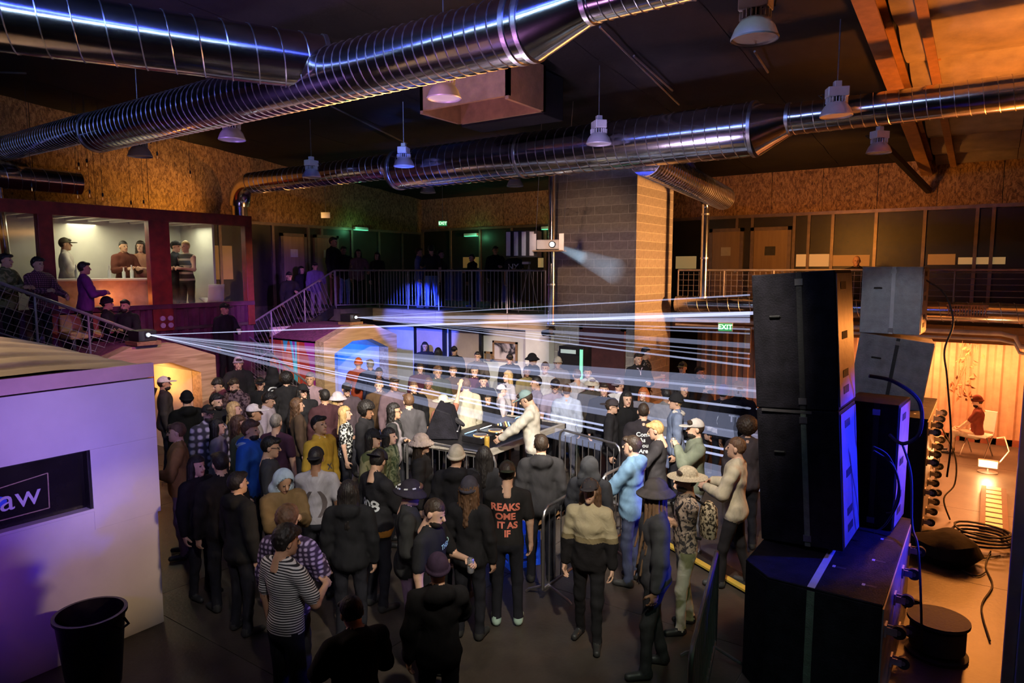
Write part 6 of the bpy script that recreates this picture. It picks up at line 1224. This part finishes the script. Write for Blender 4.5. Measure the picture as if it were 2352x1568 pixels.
for u, v, a, lab, hr_, ht, c, pc_, X in [(664, 625, 20, 'bearded man in black cap on the balcony stairs', ('short', 'black'), ('cap', K), K, K, -15.3), (692, 612, 40, 'woman with dark hair on the balcony stairs', ('long', 'black'), None, K, K, -15.9), (723, 603, 10, 'person in printed purple top on the balcony stairs', ('short', 'dark'), ('cap', K), (.14, .09, .2), (.22, .16, .2), -15.3), (515, 697, 40, 'man in black cap with a cup on the landing', ('short', 'dark'), ('cap', K), K, K, -14.2)]:
    p_ = onx(u, v, X); zf = 1.16 + max(0, min(1, (p_.y - 9.5) / 3.2)) * 1.52; h_ = max(1.5, min(1.85, p_.z - zf)); zf = p_.z - h_
    P(u, v, h_, a, lab, hr=hr_, hat=ht, top=c, pants=pc_, z=zf, sk=2, la='hold', ra='down', group=G, fix=(p_.x, p_.y), held=('cup', WHC, 'pale cup held on the landing', 1) if 'cup' in lab else None, **FAR); T('jacket')
for u, v, a, lab, hr_, ht, c, pc_, X, zf, legs in [(12, 583, 60, 'man in green camouflage jacket at the left edge', ('short', 'black'), None, CAMO, K, -13.95, None, 'stand'), (86, 592, 40, 'man in dark plaid shirt leaning on the stair rail', ('curly', 'black'), None, PLAIDR, K, -13.95, None, 'stand'), (192, 602, 100, 'person in purple hooded top on the stairs', ('short', 'black'), None, (.12, .03, .14), K, -14.15, None, 'stand'), (245, 684, 80, 'man in black beanie sitting on the steps', ('short', 'black'), ('beanie', K), K, K, -14.1, None, 'sit'), (286, 689, 330, 'bearded man in black hoodie sitting on the steps', ('short', 'black'), None, K, K, -13.9, None, 'sit'),
        (148, 540, 85, 'man in cap and pale jacket inside the container', ('short', 'dark'), ('cap', (.1, .09, .06)), (.42, .38, .36), (.3, .28, .26), -16.25, 2.52, 'stand'), (283, 554, 30, 'man in dark shirt behind the container bar', ('fade', 'black'), None, (.10, .03, .02), K, -16.2, 2.52, 'stand'), (322, 554, 340, 'woman in crop top behind the container bar', ('long', 'dark'), None, (.4, .2, .12), K, -16.2, 2.52, 'stand'), (402, 541, 60, 'man in backward cap in the right container window', ('short', 'black'), ('capb', K), K, K, -15.8, 2.52, 'stand'), (425, 550, 320, 'cropped-hair man in striped sweater in the container', ('fade', 'blonde'), None, pattern('sweater_bands', p_wave((.05, .045, .04), (.4, .36, .28), 2.2, 'Z', .75, .8)), K, -15.5, 2.52, 'stand')]:
    p_ = onx(u, v, X); sit = legs == 'sit'
    h_ = (p_.z - zf) if zf else 1.74
    h_ = max(1.58, min(1.9, h_)); z_ = p_.z - h_ if not zf else zf
    kw = dict(la='rail' if 'rail' in lab else 'hold', ra='hold', legs=legs); kw['res'] = .02
    P(u, v, h_, a, lab, hr=hr_, hat=ht, top=c, pants=pc_, z=z_, sk=2 if u < 300 else 1, group='people at the container', fix=(p_.x, p_.y), head='b' if 'beard' in lab else ('f' if 'woman' in lab else 'm'), **kw); T('tank' if 'crop' in lab else 'jacket')
p_ = onx(1968, 588, -3.0); p_ = ony(1968, 588, 17.0); P(1968, 588, 1.7, 0, 'bald man seated at the gallery desk behind the speakers', hr=None, sk=2, top=K, z=p_.z - 1.70, fix=(p_.x, p_.y), group=G, **FAR); T('jacket')
p_ = ony(1970, 838, 16.6); P(1970, 838, 1.66, 45, 'curly-haired woman in halter top in the orange bay', hr=('curly', 'dark'), sk=2, top=(.12, .03, .03), z=p_.z - 1.66, fix=(p_.x, p_.y), fem=True, head='f', group='people in the orange bay', la='hold', ra='hold', **FAR); T('tank')
P(2246, 924, 1.60, 265, 'man in dark cap seated on the white folding chair', hat=('beanie', (.10, .02, .01)), hr=('short', 'dark'), head='b', top=(.14, .03, .02), pants=(.4, .3, .22), z=-.37, fix=(pc.x - .02, pc.y - .02), group='people in the orange bay', la='lap', ra='lap', legs='sit', hp=.3, **FAR); T('tee')
# ---- settle the crowd so that nobody shares a spot, then build
fl_ = [q for q in Q if q['fix'] is None and q['z'] == 0]
def spot(q, h): return onz(q['u'], q['v'], q['z'] + h)
for q in fl_: q['hh'] = q['h']
RECTS = [(-7.5, -5.72, 7.5, 10.5), (-6.3, -4.1, 8.9, 9.75), (-9.4, -6.1, 13.1, 16.4), (-17, -8.4, 14.05, 15)]
def blocked(p): return any(a < p.x < b and c < p.y < d for a, b, c, d in RECTS)
def free(q):
    for k in range(60):
        for sg in (1, -1):
            h_ = q['hh'] + sg * k * .012
            if 1.46 < h_ < 2.0 and not blocked(spot(q, h_)): q['hh'] = h_; return
for it in range(60):
    pts = [spot(q, q['hh']) for q in fl_]
    for i, q in enumerate(fl_):
        for j in range(i):
            d = math.hypot(pts[i].x - pts[j].x, pts[i].y - pts[j].y)
            if d < .46:
                k = 1 if math.hypot(pts[i].x, pts[i].y) > math.hypot(pts[j].x, pts[j].y) else -1
                q['hh'] = max(1.50, min(1.93, q['hh'] - .004 * k)); fl_[j]['hh'] = max(1.50, min(1.93, fl_[j]['hh'] + .004 * k))
for q in fl_: free(q)
for q in Q:
    h = q.get('hh', q['h']); loc = Vector((*q['fix'], 0)) if q['fix'] else spot(q, h)
    n_ = Vector((loc.x, loc.y)).normalized(); tc = -n_; rgt = Vector((n_.y, -n_.x)); a = R(q['a']); f_ = tc * math.cos(a) + rgt * math.sin(a)
    o, hd, W_ = person(q['label'], loc, math.atan2(f_.x, -f_.y), h, q['z'], q['bk'], q['sk'], q['top'], q['pants'], q['shoes'], q['hr'], q['hat'], q['gl'], q['group'], q['ex'])
    if q['held']:
        kd, m_, lb, sd = q['held']; p = hd[sd]; (can if kd == 'can' else cup)(lb, (p.x, p.y, p.z - .06), m_)
rs = thing('low_riser', 'low wooden riser under the two men at the pillar', 'riser', (ony(1475, 812, 13.3).x, 13.3, 0))
MB().box(-.6, .6, -.65, .62, .2, .26).build('top_board', TIMBER, rs)
for x in (-.5, .5): MB().box(x - .04, x + .04, -.6, .55, 0, .2).build('joist', TIMBER, rs)
# small accessories worn by single people
def by(lbl): return next(o for o in PEOPLE if lbl in o['label'])
o = by('straw hat'); bk_ = MB(); bk_.lathe([(0, 0), (.13, .02), (.15, .16), (.13, .32), (.06, .38), (0, .39)], 18); bk_.v = [(x, y * .62, z) for x, y, z in bk_.v]
bp = bk_.build('backpack', LEOP, o, smooth=True, loc=(0, .24, 1.02)); bp['label'] = 'spotted backpack'
for s in (-1, 1): MB().path([(s * .09, .17, 1.40), (s * .11, .02, 1.50), (s * .11, -.13, 1.36), (s * .12, -.06, 1.1), (s * .1, .14, 1.04)], .014, 6).build('backpack_strap', BLACKM, o, smooth=True)
o = by('pink collar'); MB().lathe([(.075, 1.42), (.085, 1.43), (.08, 1.5), (.07, 1.5)], 20).build('collar', mat('pink_collar', (.75, .12, .32), .7), o, smooth=True, loc=(0, .03, 0))
o = by('fleece collar'); MB().path([(math.cos(t) * .10, .03 + math.sin(t) * .085, 1.47 - .02 * math.sin(t)) for t in [i * .35 - .9 for i in range(15)]], .035, 8).build('fleece_collar', mat('fleece', (.6, .56, .5), .9, 0, .1, 30, .6, 60), o, smooth=True)
o = by('bright blue jacket'); MB().path([(math.cos(t) * .115, .045 + math.sin(t) * .10, 1.46) for t in [i * .35 - .7 for i in range(13)]], .045, 8).build('hood_roll', cloth((.36, .45, .6)), o, smooth=True)
o = by('light dashes'); 
for i in range(9): t = i * .7; MB().obox((math.sin(t) * .10, -.0 + math.cos(t) * .118, 1.70), (.035, .012, .012), Matrix.Rotation(-t, 3, 'Z')).build('hat_dash', PRW, o)
o = by('printed tee'); MB().lathe([(.034, -.01), (.037, -.01), (.037, .012), (.034, .012)], 14).build('wristband', mat('cyan_band', (.25, .6, .75), .5), o, loc=(-.262, -.04, .90))
o = by('striped tee'); o2 = by('purple plaid')
